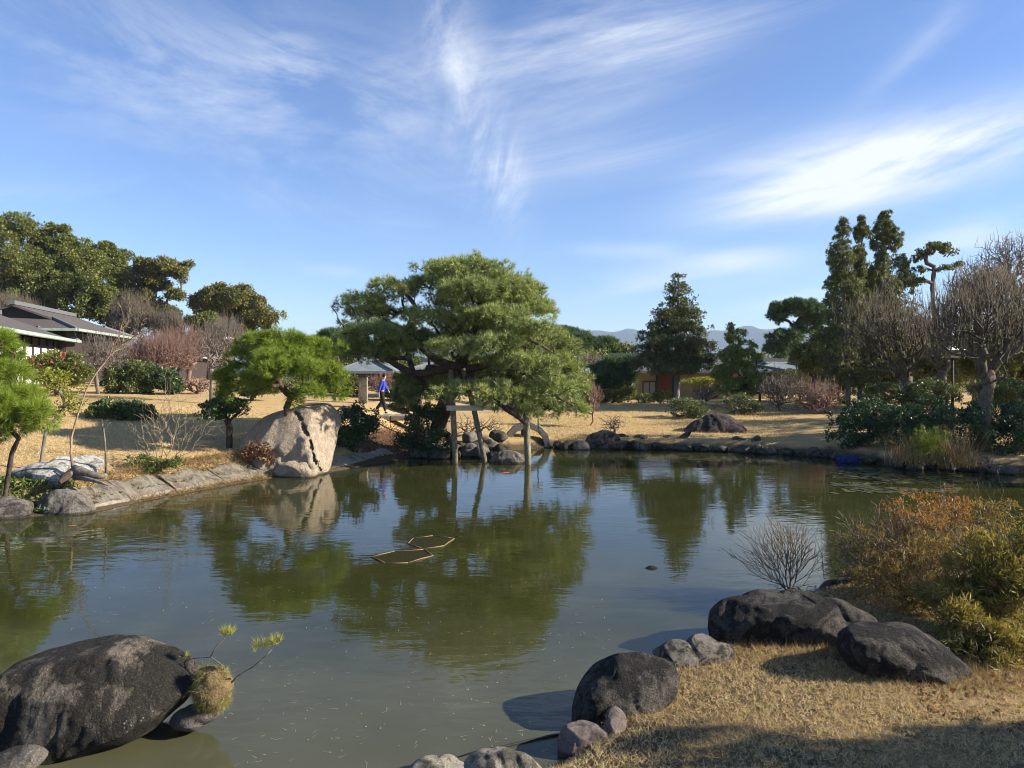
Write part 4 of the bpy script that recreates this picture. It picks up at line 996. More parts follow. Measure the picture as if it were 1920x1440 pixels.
# left edge pine
plant('pine_tree', 'soft light green pine entering from the left picture edge', 'pine tree', 10, 14.2,
      [(-20, 640, 50, 20, 0), (10, 700, 42, 30, 0), (45, 748, 48, 26, .1), (5, 760, 50, 34, -.3), (-30, 700, 60, 40, .5), (65, 770, 30, 22, -.2), (-40, 780, 60, 26, .3), (20, 660, 20, 12, .2), (28, 796, 34, 16, .1), (80, 790, 24, 12, 0), (-10, 815, 30, 14, .2)],
      'needle', 'pine_bright', 'bark', n=3900, L=.17, wd=.0075, k=18, cl_r=.17, gaps=.2, spread=.7, twigs=140, rtip=.008, step=.13, seed=6, rmax=.045, shell=.4, topbias=.3, curl=.2, powr=.42,
      trunk=[G(5, 14.6), P(22, 850, 14.4), P(35, 822, 14.2), P(10, 795, 14.2), P(10, 770, 14.2)])
rt = empty('driftwood', tuple(P(140, 885, 15.2)), 'gnarled fallen stump with a sawn pale end on the left bank', 'stump')
def rel(pts, Yd, o): return [P(x, y, Yd + (d if d else 0)) - np.array(o.location) for x, y, d in pts]
poly_tube('log', rel([(137, 880, 0), (150, 884, 0), (170, 890, -.1), (192, 893, -.15), (200, 890, -.1)], 15.2, rt), [.10, .11, .085, .06, .03], M['bark_grey'], rt, 9)
poly_tube('root', rel([(137, 885, 0), (122, 895, -.2), (112, 905, -.4)], 15.2, rt), [.10, .08, .04], M['bark'], rt, 8)
poly_tube('root', rel([(140, 895, -.1), (165, 898, -.3), (190, 905, -.4), (203, 910, -.5)], 15.2, rt), [.05, .045, .03, .015], M['bark_grey'], rt, 7)
poly_tube('root', rel([(135, 886, -.1), (118, 896, -.2), (108, 888, -.2), (100, 884, -.1)], 15.2, rt), [.04, .03, .022, .01], M['bark_grey'], rt, 7)
wh = empty('whip_tree', tuple(P(137, 880, 15.3)), 'slender bare tree bending right above the driftwood stump', 'bare tree')
poly_tube('stem', rel([(137, 880, 0), (133, 850, 0), (134, 820, 0), (145, 780, 0), (162, 730, 0), (180, 700, .1), (205, 668, .2), (225, 650, .2), (255, 632, .3), (285, 615, .4)], 15.3, wh), [.034, .025, .021, .019, .017, .016, .014, .012, .009, .004], M['twig_tan'], wh, 8)
def twigset(root, starts, Yd, rng, name='twig', mat='twig_tan'):
    P0, P1, R0, R1 = [], [], [], []
    o = np.array(root.location)
    for (x0, y0, x1, y1, r) in starts:
        a = P(x0, y0, Yd) - o; b = P(x1, y1, Yd + rng.normal() * .4) - o; prev = a
        for k in range(1, 6):
            q_ = a + (b - a) * k / 5 + rng.normal(size=3) * .02
            P0.append(prev); P1.append(q_); R0.append(r * (1 - (k - 1) / 6)); R1.append(r * (1 - k / 6)); prev = q_
            if k > 1:
                for _ in range(2):
                    e = q_ + norm(b - a + rng.normal(size=3) * np.linalg.norm(b - a) * .6) * np.linalg.norm(b - a) * .25 * rng.random()
                    P0.append(q_); P1.append(e); R0.append(r * .4); R1.append(r * .2)
    link(name, seg_mesh('twigs', np.array(P0), np.array(P1), np.array(R0), np.array(R1)), M[mat], root)
rg = np.random.default_rng(9)
for st_i in [(205, 668, 240, 590, .014), (225, 650, 230, 560, .013), (240, 640, 300, 600, .012), (180, 700, 215, 640, .012), (215, 660, 250, 640, .011), (225, 650, 270, 600, .012), (230, 648, 245, 570, .011)]: twigset(wh, [st_i], 15.5, rg)
st = empty('bare_sapling', tuple(P(199, 887, 15.6)), 'thin leafless sapling standing straight right of the driftwood stump', 'sapling')
poly_tube('stem', rel([(199, 887, 0), (198, 850, 0), (196, 820, 0), (194, 802, 0)], 15.6, st), [.03, .02, .018, .017], M['twig_grey'], st, 7)
for st_i in [(194, 802, 192, 790, .008), (195, 806, 206, 792, .008), (192, 800, 200, 786, .006)]: twigset(st, [st_i], 15.6, rg)

# ------------------------------------------------------------------ left bank plants
bare('bare_shrub', 'large leafless shrub of arching pale stems on the left bank', 'shrub', 310, 17.6, [(320, 800, 70, 70, 0), (270, 810, 50, 45, 0), (380, 800, 50, 25, .2), (310, 740, 25, 60, 0), (250, 850, 30, 20, -.2)], 'twig_tan', n=420, rtip=.0034, step=.18, seed=11, powr=.28, curl=.12, cost=.6, shell=.1, up=.12,
     trunk=[G(310, 17.6) - np.array([0, 0, .1]), G(310, 17.6) + np.array([0, 0, .03])])
plant('undergrowth_shrub', 'scrubby green and brown undergrowth at the foot of the leafless shrub', 'shrub', 280, 17.2, [(262, 868, 26, 16, 0), (290, 872, 24, 14, -.1), (325, 868, 20, 12, 0)], 'leaf', 'weed', 'twig', n=1500, L=.09, wd=.03, cl_r=.12, twigs=60, rtip=.004, step=.1, seed=12)
plant('azalea_bush', 'dense low dome of clipped azalea on the left lawn', 'bush', 226, 24.0, [(225, 772, 60, 24, 0), (200, 776, 40, 20, -.2), (255, 778, 36, 18, -.3)], 'leaf', 'azalea', 'twig', n=11000, L=.10, wd=.055, cl_r=.16, twigs=160, rtip=.006, step=.15, seed=13, topbias=.3, gaps=.05)
plant('small_tree', 'small dark round headed tree left of the tan boulder', 'tree', 428, 20.6, [(420, 766, 44, 22, 0), (400, 775, 26, 16, -.2), (445, 760, 26, 14, .1)], 'leaf', 'glossy', 'bark', n=3400, L=.09, wd=.045, cl_r=.16, twigs=120, rtip=.009, step=.12, seed=14, gaps=.15,
      trunk=[G(430, 20.6), P(430, 800, 20.6), P(424, 785, 20.6)])
plant('small_shrub', 'little red brown leaved shrub at the left foot of the tan boulder', 'shrub', 488, 19.6, [(485, 845, 30, 22, 0), (475, 852, 20, 14, -.2), (500, 855, 18, 14, -.2)], 'leaf', 'red_leaf', 'twig', n=1100, L=.07, wd=.04, cl_r=.12, twigs=80, rtip=.005, step=.1, seed=15)
plant('yellow_azalea', 'open shrub with yellow green leaves between the left pine and the whip tree', 'shrub', 95, 16.5, [(100, 705, 36, 14, .2), (120, 730, 34, 20, 0), (85, 720, 30, 20, 0), (140, 755, 26, 14, -.2), (110, 765, 40, 14, 0)], 'leaf', 'yellowgreen', 'bark_grey', n=1600, L=.075, wd=.04, cl_r=.15, twigs=120, rtip=.006, step=.13, seed=16, gaps=.3, rmax=.035,
      trunk=[G(75, 16.2), P(85, 812, 16.3), P(105, 785, 16.4)])
plant('camellia_bush', 'dark camellia bush dotted with red flowers beside the white screens', 'bush', 105, 31, [(105, 688, 58, 32, 0), (75, 690, 30, 26, -.4), (140, 700, 34, 28, -.3)], 'leaf', 'ever', 'bark', n=7500, L=.13, wd=.07, cl_r=.26, twigs=100, rtip=.012, step=.25, seed=17, topbias=.2)
rg = np.random.default_rng(18)
cm = bpy.data.objects['camellia_bush']
cpts, cdir = pad_points(P(100, 692, 30.6), np.array([1.25, .9, .75]), 34, rg, .95, .0)
sel = cdir[:, 1] < .2; v, f, rd = leaves(np.repeat(cpts[sel], 5, 0) + rg.normal(size=(sel.sum() * 5, 3)) * .03 - np.array(cm.location), np.repeat(cdir[sel], 5, 0), .10, .09, rg)
link('flowers', np_mesh('flowers', v, f, rd), M['flower'], cm)
hp = [('tall evergreen shrub left in the hedge row behind the left lawn', 220, [(222, 705, 28, 28, 0), (215, 722, 26, 16, -.2)], 'azalea'),
      ('rounded evergreen shrub in the middle of the hedge row behind the left lawn', 262, [(262, 702, 34, 30, 0), (262, 724, 36, 16, -.2)], 'azalea'),
      ('dark glossy evergreen shrub at the right end of the hedge row', 312, [(300, 708, 30, 24, 0), (320, 722, 28, 18, -.3)], 'glossy')]
for i, (lb, px_, pd, mt) in enumerate(hp):
    plant('evergreen_shrub', lb, 'shrub', px_, 33.5, pd, 'leaf', mt, 'bark_grey', n=5000, L=.12, wd=.06, cl_r=.24, twigs=80, rtip=.01, step=.2, seed=20 + i, group='evergreen hedge row behind the left lawn', topbias=.2)
bare('bare_tree', 'knotty grey leafless pollarded tree behind the whip tree', 'bare tree', 182, 32.5, [(200, 668, 42, 30, 0), (180, 650, 26, 20, 0)], 'twig_grey', n=500, rtip=.008, step=.22, seed=24, shoots=700, shoot_l=.5, curl=.22, powr=.38, trunk=[G(184, 32.5), P(180, 705, 32.5), P(184, 690, 32.5)])
bare('red_hedge', 'low reddish brown leafless hedge right of the evergreen row', 'hedge', 372, 34, [(375, 722, 30, 18, 0), (345, 722, 22, 14, 0)], 'twig_red', n=600, rtip=.008, step=.2, seed=25, curl=.1)
bare('bare_tree', 'tan leafless tree with a pale trunk left of the small pine', 'bare tree', 396, 30, [(400, 650, 40, 50, 0), (420, 640, 26, 40, .5)], 'twig_grey', n=600, rtip=.006, step=.25, seed=26, shoots=600, shoot_l=.5, curl=.14, powr=.42, trunk=[G(396, 30), P(397, 720, 30), P(396, 690, 30)])
for i, (lb, bpx, pd, yy) in enumerate([
        ('wide reddish leafless tree crown behind the grey pollarded tree', 300, [(300, 668, 70, 26, 0)], 40),
        ('reddish leafless tree crown left of the tan leafless tree', 350, [(345, 655, 46, 24, 0)], 44),
        ('brownish leafless tree against the dark wood above the house roof', 240, [(245, 600, 42, 40, 0)], 58),
        ('small domed brown leafless tree below the gap in the evergreens', 318, [(318, 612, 32, 20, 0)], 58),
        ('brown leafless tree above the roofs at the left edge', 20, [(20, 585, 44, 22, 0)], 52),
        ('grey leafless thicket between the round tree and the small pine', 420, [(425, 640, 40, 30, 0)], 50)]):
    bare('bare_tree', lb, 'bare tree', bpx, yy, pd, 'twig_red' if i in (0, 1) else 'twig', n=2200, rtip=.0085, step=.45, seed=30 + i, shoots=2600, shoot_l=.9, curl=.12, powr=.40, group='leafless trees behind the left lawn', shell=.3)

# the wood on the left
wood = [('broad evergreen tree at the far left edge of the wood', 20, 62, [(10, 470, 70, 60, 0), (-20, 530, 70, 60, 0), (40, 520, 60, 60, -2), (30, 425, 45, 28, 0)], 'ever'),
        ('tall bushy evergreen second from the left in the wood', 90, 64, [(95, 480, 50, 50, 0), (80, 540, 60, 50, -2), (110, 450, 36, 30, 0)], 'ever'),
        ('evergreen with a sloping crown in the middle of the wood', 150, 63, [(150, 500, 52, 46, 0), (150, 555, 60, 46, -2), (130, 470, 36, 24, 1)], 'ever'),
        ('darker evergreen right of the middle of the wood', 205, 66, [(205, 520, 46, 50, 0), (190, 480, 30, 28, 1), (210, 575, 50, 40, -1), (235, 480, 14, 12, 2)], 'ever'),
        ('open spreading evergreen with sky showing through its boughs', 300, 64, [(300, 500, 50, 16, 0), (275, 520, 36, 22, 0), (335, 515, 20, 20, 0), (330, 552, 24, 10, 0), (265, 560, 30, 30, 0), (240, 540, 26, 36, 0), (290, 590, 44, 30, 1), (225, 610, 40, 26, 1), (300, 535, 24, 10, 1)], 'ever_olive'),
        ('round headed olive tree standing apart right of the wood', 430, 60, [(430, 560, 60, 30, 0), (385, 570, 34, 26, 0), (480, 590, 40, 40, 0), (440, 600, 60, 36, 1), (505, 605, 18, 24, 0)], 'ever_olive'),
        ('dark undergrowth evergreen below the round headed olive tree', 390, 55, [(385, 610, 34, 26, 0), (400, 635, 40, 20, 0)], 'ever')]
for i, (lb, bpx, yy, pd, mt) in enumerate(wood):
    plant('evergreen_tree', lb, 'tree', bpx, yy, pd, 'leaf', mt, 'bark_grey' if mt == 'ever_olive' else 'bark', n=38000, L=.21, wd=.12, cl_r=.5, twigs=170, rtip=.03, step=.6, seed=40 + i, group='evergreen trees of the left wood', topbias=.25, gaps=.16, shell=.45, powr=.40)

# middle distance, behind the great pine
mid = [('dark evergreen filling the gap left of the great pine', 640, 50, [(640, 640, 40, 22, 0), (600, 650, 26, 16, 0)], 'pine_dark', 'needle'),
       ('far dark pine crown just right of the great pine', 1080, 60, [(1075, 645, 36, 22, 0), (1060, 630, 26, 16, 0)], 'pine_dark', 'needle'),
       ('second far dark pine crown right of the great pine', 1125, 62, [(1125, 655, 32, 22, 0), (1150, 665, 22, 14, 0)], 'pine_dark', 'needle'),
       ('shaggy dark shrub with its top hidden behind the low pine boughs', 790, 29, [(790, 728, 44, 24, 0), (760, 740, 20, 12, 0)], 'pine_dark', 'needle'),
       ('pruned dark pine in front of the cream walled house', 1155, 41, [(1155, 690, 44, 20, 0), (1140, 715, 34, 16, -.5), (1180, 712, 24, 14, 0), (1130, 740, 28, 12, 0)], 'pine_dark', 'needle')]
for i, (lb, bpx, yy, pd, mt, stl) in enumerate(mid):
    plant('dark_pine', lb, 'pine tree', bpx, yy, pd, stl, mt, 'bark', n=4200, L=.006 * yy + .02, wd=.0010 * yy, k=12, cl_r=.011 * yy, gaps=.15, twigs=150, rtip=.014, step=.3, seed=60 + i, shell=.35)
plant('conifer', 'tall cone shaped conifer standing before the low house', 'conifer', 1268, 38,
      [(1272, 525, 16, 14, 0), (1270, 545, 28, 14, 0), (1268, 570, 38, 16, 0), (1250, 590, 34, 12, -.3), (1290, 590, 36, 13, .2), (1262, 612, 54, 14, 0), (1230, 628, 36, 11, 0), (1300, 622, 40, 13, .2), (1265, 642, 64, 14, -.6), (1225, 655, 42, 13, .2), (1310, 650, 40, 16, 0), (1262, 672, 74, 15, 0),
       (1210, 680, 34, 12, .2), (1315, 680, 34, 14, -.2), (1265, 692, 60, 12, -.8), (1268, 660, 60, 30, 1.2), (1268, 600, 40, 24, 1.0)],
      'leaf', 'conifer', 'bark_grey', n=42000, L=.14, wd=.05, cl_r=.23, twigs=420, rtip=.014, step=.25, seed=70, gaps=.14, shell=.35, powr=.40, trunk=[G(1268, 38), P(1270, 700, 38), P(1270, 620, 38), P(1272, 540, 38), P(1273, 515, 38)], jitter=.6)
plant('yew_tree', 'bushy yellow green conifer right of the tall cone shaped one', 'conifer', 1385, 36, [(1380, 640, 22, 30, 0), (1370, 668, 28, 20, -.3), (1400, 672, 26, 22, 0), (1385, 700, 42, 22, 0), (1350, 700, 18, 16, 0), (1385, 725, 42, 22, -.2), (1370, 615, 8, 12, 0), (1410, 650, 8, 16, 0)],
      'leaf', 'yew', 'bark', n=20000, L=.13, wd=.045, cl_r=.18, twigs=180, rtip=.012, step=.22, seed=71, gaps=.16, up=.1)
bare('red_shrub', 'small bright red leafless shrub touching the right side of the great pine', 'shrub', 1108, 29.5, [(1107, 745, 20, 28, 0)], 'twig_red', n=1300, rtip=.005, step=.14, seed=72, shoots=600, shoot_l=.25, rmax=.03, curl=.08, up=.1)
plant('yellow_hedge', 'bright yellow green clipped hedge beside the conifer trunk', 'hedge', 1312, 41.5, [(1312, 717, 34, 10, 0)], 'leaf', 'yellowgreen', 'twig', n=2500, L=.10, wd=.05, cl_r=.2, twigs=40, rtip=.008, step=.2, seed=73, gaps=.0)
plant('round_bush', 'clipped round bush with pale twigs showing beside the dark lawn rock', 'bush', 1290, 31.5, [(1285, 768, 38, 24, 0), (1305, 772, 24, 18, -.2)], 'leaf', 'azalea', 'twig_grey', n=4200, L=.08, wd=.04, cl_r=.18, twigs=160, rtip=.010, step=.16, seed=74, gaps=.18)
plant('round_bush', 'pale green airy round bush behind the pyramid rock', 'bush', 1390, 32.5, [(1385, 758, 42, 20, 0), (1410, 768, 26, 12, 0)], 'leaf', 'azalea', 'twig_grey', n=3600, L=.08, wd=.04, cl_r=.18, twigs=160, rtip=.010, step=.16, seed=75, gaps=.3)
plant('low_bush', 'low dark bush under the eaves of the cream walled house', 'bush', 1212, 39, [(1210, 748, 26, 10, 0)], 'leaf', 'azalea', 'twig', n=1500, L=.10, wd=.05, cl_r=.2, twigs=40, rtip=.008, step=.2, seed=76)
plant('low_bush', 'dark low bush at the conifer trunk foot', 'bush', 1238, 38, [(1240, 745, 20, 16, 0)], 'leaf', 'ever', 'twig', n=1300, L=.10, wd=.05, cl_r=.2, twigs=40, rtip=.008, step=.2, seed=77)
for i, (lb, bpx, yy, pd, mt) in enumerate([
        ('dark hedge behind the red shrub at the back of the far lawn', 1080, 42, [(1080, 725, 44, 22, 0)], 'ever'),
        ('dark bush at the feet of the pruned dark pine', 1145, 39.5, [(1140, 745, 36, 14, 0), (1175, 740, 20, 16, 0)], 'ever'),
        ('dark hedge between the yew and the purple globe shrub', 1425, 40, [(1425, 718, 34, 22, 0)], 'ever'),
        ('dark hedge behind the two leafless globe shrubs', 1500, 42, [(1500, 712, 60, 26, 0)], 'ever'),
        ('dark hedge between the rusty globe shrub and the cypress feet', 1585, 37, [(1590, 735, 40, 36, 0), (1560, 715, 30, 26, 0)], 'ever'),
        ('dark green bush under the left side of the great pine', 745, 34.5, [(745, 740, 24, 12, 0)], 'azalea'),
        ('clipped hedge at the back of the lawn beneath the small pine', 560, 38, [(560, 725, 70, 18, 0), (500, 728, 40, 14, 0)], 'azalea')]):
    plant('clipped_hedge', lb, 'hedge', bpx, yy, pd, 'leaf', mt, 'bark', n=5000, L=.12, wd=.06, cl_r=.24, twigs=60, rtip=.01, step=.25, seed=180 + i, gaps=.05)
bare('globe_shrub', 'purplish leafless globe shaped shrub with thick stems', 'shrub', 1462, 33.5, [(1460, 732, 42, 36, 0)], 'twig', n=1500, rtip=.0065, step=.18, seed=78, shoots=600, shoot_l=.25, rmax=.05, curl=.12, powr=.42, up=.05, trunk=[G(1462, 33.5), G(1460, 33.5) + np.array([0, 0, .25])])
bare('globe_shrub', 'rusty red leafless globe shaped shrub at the edge of the shaded bushes', 'shrub', 1535, 32.0, [(1535, 745, 48, 34, 0), (1515, 750, 30, 26, 0)], 'twig_red', n=2000, rtip=.006, step=.17, seed=79, shoots=900, shoot_l=.25, rmax=.045, curl=.10, powr=.42, up=.05, trunk=[G(1548, 32), G(1545, 32) + np.array([0, 0, .2])])
bare('bare_shrub', 'small brown leafless shrub in front of the yellow hedge', 'shrub', 1320, 37, [(1322, 735, 30, 16, 0)], 'twig', n=420, rtip=.008, step=.18, seed=80)
bare('bare_shrub', 'tiny leafless shrub on the far lawn above the dark shore rock', 'shrub', 1152, 27.4, [(1150, 793, 26, 17, 0)], 'twig', n=300, rtip=.005, step=.12, seed=81, up=.06)
bare('bare_shrub', 'low leafless shrub between the props and the arch', 'shrub', 880, 26.5, [(880, 800, 36, 24, 0), (925, 800, 22, 20, 0)], 'twig', n=420, rtip=.005, step=.14, seed=82)
bare('brown_tree', 'pale brown leafless tree crown above the house roof corner', 'bare tree', 1100, 52, [(1100, 680, 34, 16, 0)], 'twig', n=700, rtip=.014, step=.4, seed=83, shoots=300, shoot_l=.5)
bare('red_hedge', 'reddish brown leafless hedge behind the walking person', 'hedge', 722, 36, [(722, 722, 36, 20, 0)], 'twig_red', n=2200, rtip=.006, step=.2, seed=84, rmax=.03, shoots=1200, shoot_l=.25)
bare('red_hedge', 'grey brown leafless hedge right of the walking person', 'hedge', 780, 37, [(775, 712, 26, 14, 0)], 'twig', n=1500, rtip=.006, step=.2, seed=85, rmax=.03, shoots=900, shoot_l=.25)
dk = [('dark glossy bush filling the gap right of the tan boulder', 668, 22.8, [(665, 790, 38, 34, 0), (655, 820, 32, 30, -.2), (690, 800, 18, 24, .2)], 'glossy'),
      ('dark bush between the stone bridge and the pine props', 800, 23.7, [(800, 790, 48, 34, 0), (770, 825, 28, 24, 0), (820, 830, 34, 26, -.2)], 'glossy'),
      ('small spreading shrub on the bank behind the stone bridge', 765, 33, [(765, 755, 28, 16, 0)], 'azalea'),
      ('green leafy hedge beneath the blue grey roof', 655, 36, [(655, 722, 28, 24, 0)], 'ever'),
      ('green shrub at the right end of the red hedge under the eaves', 470, 32, [(500, 728, 24, 12, 0), (470, 735, 20, 8, 0)], 'azalea')]
for i, (lb, bpx, yy, pd, mt) in enumerate(dk):
    plant('leafy_bush', lb, 'bush', bpx, yy, pd, 'leaf', mt, 'bark', n=4800, L=.10, wd=.05, cl_r=.2, twigs=110, rtip=.008, step=.16, seed=90 + i, topbias=.2)
# right side trees
plant('layered_pine', 'distant layered pine with a bent trunk left of the tall cypresses', 'pine tree', 1490, 52,
      [(1490, 578, 48, 16, 0), (1530, 590, 28, 20, 0), (1460, 592, 24, 12, 0), (1475, 632, 36, 14, 0), (1460, 655, 26, 18, 0), (1510, 612, 26, 12, 0)], 'needle', 'pine_dark', 'bark', n=5600, L=.26, wd=.035, k=14, cl_r=.32, gaps=.32, twigs=260, rtip=.018, step=.35, seed=100, shell=.4,
      trunk=[G(1500, 52), P(1500, 690, 52), P(1502, 660, 52), P(1490, 625, 52), P(1498, 600, 52)])
cy = [('leftmost tall ragged cypress column with drooping sprays', 1590, 34, [(1580, 440, 13, 26, 0), (1582, 418, 7, 14, 0), (1578, 490, 26, 40, 0), (1582, 550, 34, 50, 0), (1585, 620, 40, 50, 0), (1580, 680, 36, 40, 0)]),
      ('middle slim cypress with a bare stem below its narrow tuft', 1612, 34.5, [(1616, 440, 15, 22, 0), (1612, 480, 12, 22, 0), (1613, 512, 9, 26, 0), (1616, 415, 7, 14, 0), (1608, 570, 26, 40, 0), (1615, 640, 30, 40, 0)]),
      ('rightmost tall cypress with a broad tufted top', 1655, 35, [(1658, 430, 22, 26, 0), (1675, 450, 18, 24, 0), (1648, 460, 16, 26, .3), (1655, 495, 11, 26, 0), (1660, 408, 10, 14, 0), (1662, 545, 30, 30, 0), (1655, 600, 30, 40, 0), (1640, 520, 16, 24, 0)])]
for i, (lb, bpx, yy, pd) in enumerate(cy):
    plant('cypress_tree', lb, 'tree', bpx, yy, pd, 'leaf', 'cypress', 'bark_grey', n=19000, L=.20, wd=.035, cl_r=.13, twigs=240, rtip=.010, step=.3, seed=110 + i, gaps=.2, group='tall cypresses on the right', powr=.42,
          trunk=[G(bpx, yy), P(bpx, 650, yy), P(pd[0][0], 520, yy), P(pd[0][0], 430, yy)])
plant('cypress_tree', 'dense dark cypress mass at the feet of the tall columns', 'tree', 1610, 36, [(1575, 560, 30, 56, 0), (1635, 570, 44, 54, 0), (1600, 640, 60, 60, 0), (1680, 610, 44, 50, 0), (1650, 670, 70, 40, 0), (1560, 660, 34, 50, 0), (1700, 530, 26, 30, .5), (1592, 515, 30, 36, 0), (1640, 522, 34, 28, 0), (1682, 500, 22, 24, .3), (1566, 480, 12, 40, 0)], 'leaf', 'cypress', 'bark_grey', n=42000, L=.18, wd=.045, cl_r=.2, twigs=240, rtip=.010, step=.3, seed=118, gaps=.15, group='tall cypresses on the right', powr=.42)
for i, (lb, x0_, x1_, yt, yy, mt) in enumerate([('far evergreen behind the blue grey roof left of the great pine', 530, 650, 650, 60, 'ever_olive'), ('far low evergreen seen under the great pine boughs', 650, 800, 662, 62, 'ever'), ('far evergreen behind the great pine right side', 800, 1060, 655, 64, 'ever'),
        ('far evergreen between the great pine and the cream walled house', 1050, 1190, 640, 60, 'ever'), ('far low trees behind the roof of the cream walled house', 1190, 1340, 668, 66, 'ever_olive'), ('far low trees between the yew and the layered pine', 1340, 1460, 662, 68, 'ever'),
        ('far evergreen behind the layered pine', 1450, 1580, 640, 66, 'ever'), ('far evergreen behind the plum trees', 1640, 1800, 600, 60, 'ever_olive'), ('far evergreen at the right edge behind the plum trees', 1780, 1960, 590, 60, 'ever')]):
    w_ = (x1_ - x0_) / 2; h_ = (706 - yt) / 2; cx_ = (x0_ + x1_) / 2
    plant('background_tree', lb, 'tree', cx_, yy, [(cx_ - w_ * .45, yt + h_ * 1.1, w_ * .6, h_, 0), (cx_ + w_ * .4, yt + h_, w_ * .65, h_, 1), (cx_, yt + h_ * 1.4, w_, h_ * .8, -1)], 'leaf', mt, 'bark', n=9000, L=.24, wd=.13, cl_r=.55, twigs=70, rtip=.02, step=.6, seed=160 + i, group='background evergreens beyond the garden')
plant('dark_evergreen', 'dark rounded evergreen between the layered pine and the cypresses', 'tree', 1520, 40, [(1512, 668, 34, 30, 0), (1545, 650, 30, 36, 0), (1540, 690, 40, 26, 0)], 'leaf', 'ever', 'bark', n=7000, L=.18, wd=.07, cl_r=.35, twigs=100, rtip=.014, step=.3, seed=115)
plant('cloud_pruned_tree', 'gnarled tree with small separate foliage tufts against the sky', 'tree', 1748, 36,
      [(1760, 462, 24, 10, 0), (1735, 475, 16, 8, 0), (1782, 470, 16, 8, .3), (1718, 485, 12, 7, 0), (1795, 498, 14, 6, 0), (1730, 505, 12, 6, .3), (1770, 505, 14, 6, -.3), (1710, 530, 24, 10, 0)], 'leaf', 'cypress', 'bark_grey', n=2600, L=.16, wd=.06, cl_r=.2, twigs=170, rtip=.018, step=.2, seed=116, gaps=.1, curl=.25, powr=.40, rmax=.10,
      trunk=[G(1755, 36), P(1752, 600, 36), P(1748, 540, 36), P(1752, 500, 36)])
plum = [('leafless plum tree with a mass of upright shoots left of the stone lamp', 1690, 25.5, [(1660, 620, 82, 68, 0), (1700, 630, 60, 60, -.6)], [(1700, 25.5, 735), (1702, 705)], 1100, 1900),
        ('large leafless plum tree with a thick dark trunk at the right edge', 1850, 21.5, [(1850, 600, 100, 78, 0), (1800, 610, 60, 56, -.5), (1900, 600, 70, 80, .4)], [(1846, 21.5, 765), (1856, 715)], 1500, 2700),
        ('leafless plum tree in the second row behind the stone lamp', 1770, 29, [(1765, 620, 66, 62, 0)], [(1766, 29, 760), (1766, 700)], 900, 1100)]
for i, (lb, bpx, yy, pd, tr, n_, sh_) in enumerate(plum):
    bare('plum_tree', lb, 'plum tree', bpx, yy, pd, 'plum_twig', n=n_, rtip=.0066, step=.2, seed=120 + i, shoots=sh_, shoot_l=.62, curl=.18, powr=.47, shell=.25, cost=.45, rmax=.17, group='leafless plum trees on the right',
         trunk=[G(tr[0][0], yy) - np.array([0, 0, .1]), P(tr[0][0], tr[0][2] - 10, yy), P(tr[1][0], tr[1][1], yy)])
bare('tall_bare_tree', 'tall pale leafless tree behind the plum at the top right edge', 'bare tree', 1905, 42, [(1900, 490, 66, 46, 0), (1850, 520, 40, 30, 0)], 'twig_grey', n=1600, rtip=.009, step=.35, seed=125, shoots=900, shoot_l=.6, curl=.12, powr=.42, trunk=[G(1915, 42), P(1912, 620, 42), P(1905, 540, 42)])
bare('brown_bare_tree', 'dense brown leafless crown behind the great right hand plum', 'bare tree', 1830, 38, [(1835, 545, 60, 46, 0)], 'twig', n=2200, rtip=.009, step=.35, seed=126, shoots=1500, shoot_l=.6, curl=.1)
bk = [('broad dark leafy tree filling behind the plum trunks', 1720, 34, [(1700, 690, 90, 60, 0), (1640, 700, 50, 50, 0), (1790, 680, 80, 60, 0)], 'ever'),
      ('dark leafy tree at the right edge behind the thick plum trunk', 1890, 32, [(1880, 690, 80, 70, 0), (1930, 650, 60, 70, 0)], 'ever')]
for i, (lb, bpx, yy, pd, mt) in enumerate(bk):
    plant('dark_tree', lb, 'tree', bpx, yy, pd, 'leaf', mt, 'bark', n=12000, L=.20, wd=.08, cl_r=.42, twigs=140, rtip=.015, step=.4, seed=130 + i, gaps=.25)
rb = [('dark glossy bush at the left end of the shaded right bank', 1600, 23.6, [(1605, 800, 46, 40, 0), (1640, 780, 50, 36, .4)]),
      ('dark glossy bush in the middle of the shaded right bank', 1700, 22.6, [(1700, 800, 60, 44, 0), (1745, 780, 50, 40, .4)]),
      ('dark glossy bush below the thick plum trunk', 1800, 21.8, [(1800, 810, 64, 50, 0), (1850, 790, 50, 44, .4)]),
      ('dark glossy bush at the right edge above the water', 1890, 21.2, [(1890, 820, 60, 54, 0), (1940, 790, 60, 60, .4)]),
      ('green leafy shrub behind the glossy bushes near the lamp post', 1740, 25, [(1740, 735, 60, 26, 0), (1660, 740, 44, 22, 0)]),
      ('yellowish leafy shrub behind the glossy bushes at the right edge', 1880, 24.5, [(1880, 735, 60, 26, 0)])]
for i, (lb, bpx, yy, pd) in enumerate(rb):
    plant('glossy_bush', lb, 'bush', bpx, yy, pd, 'leaf', 'glossy' if i < 4 else 'azalea', 'bark', n=9000, L=.085, wd=.045, cl_r=.2, twigs=120, rtip=.007, step=.18, seed=140 + i, topbias=.15, group='bushes on the shaded right bank')
plant('young_pine', 'bright yellow green young pine on the right bank', 'pine tree', 1742, 20.2, [(1744, 822, 10, 18, 0), (1742, 838, 22, 18, 0), (1735, 850, 18, 10, 0)], 'needle', 'pine_bright', 'bark', n=300, L=.16, wd=.010, k=12, twigs=40, rtip=.007, step=.1, seed=150, shell=.1,
      base=(P(1742, 872, 20.2)), trunk=[P(1742, 872, 20.2), P(1744, 815, 20.2)])
rg = np.random.default_rng(151)
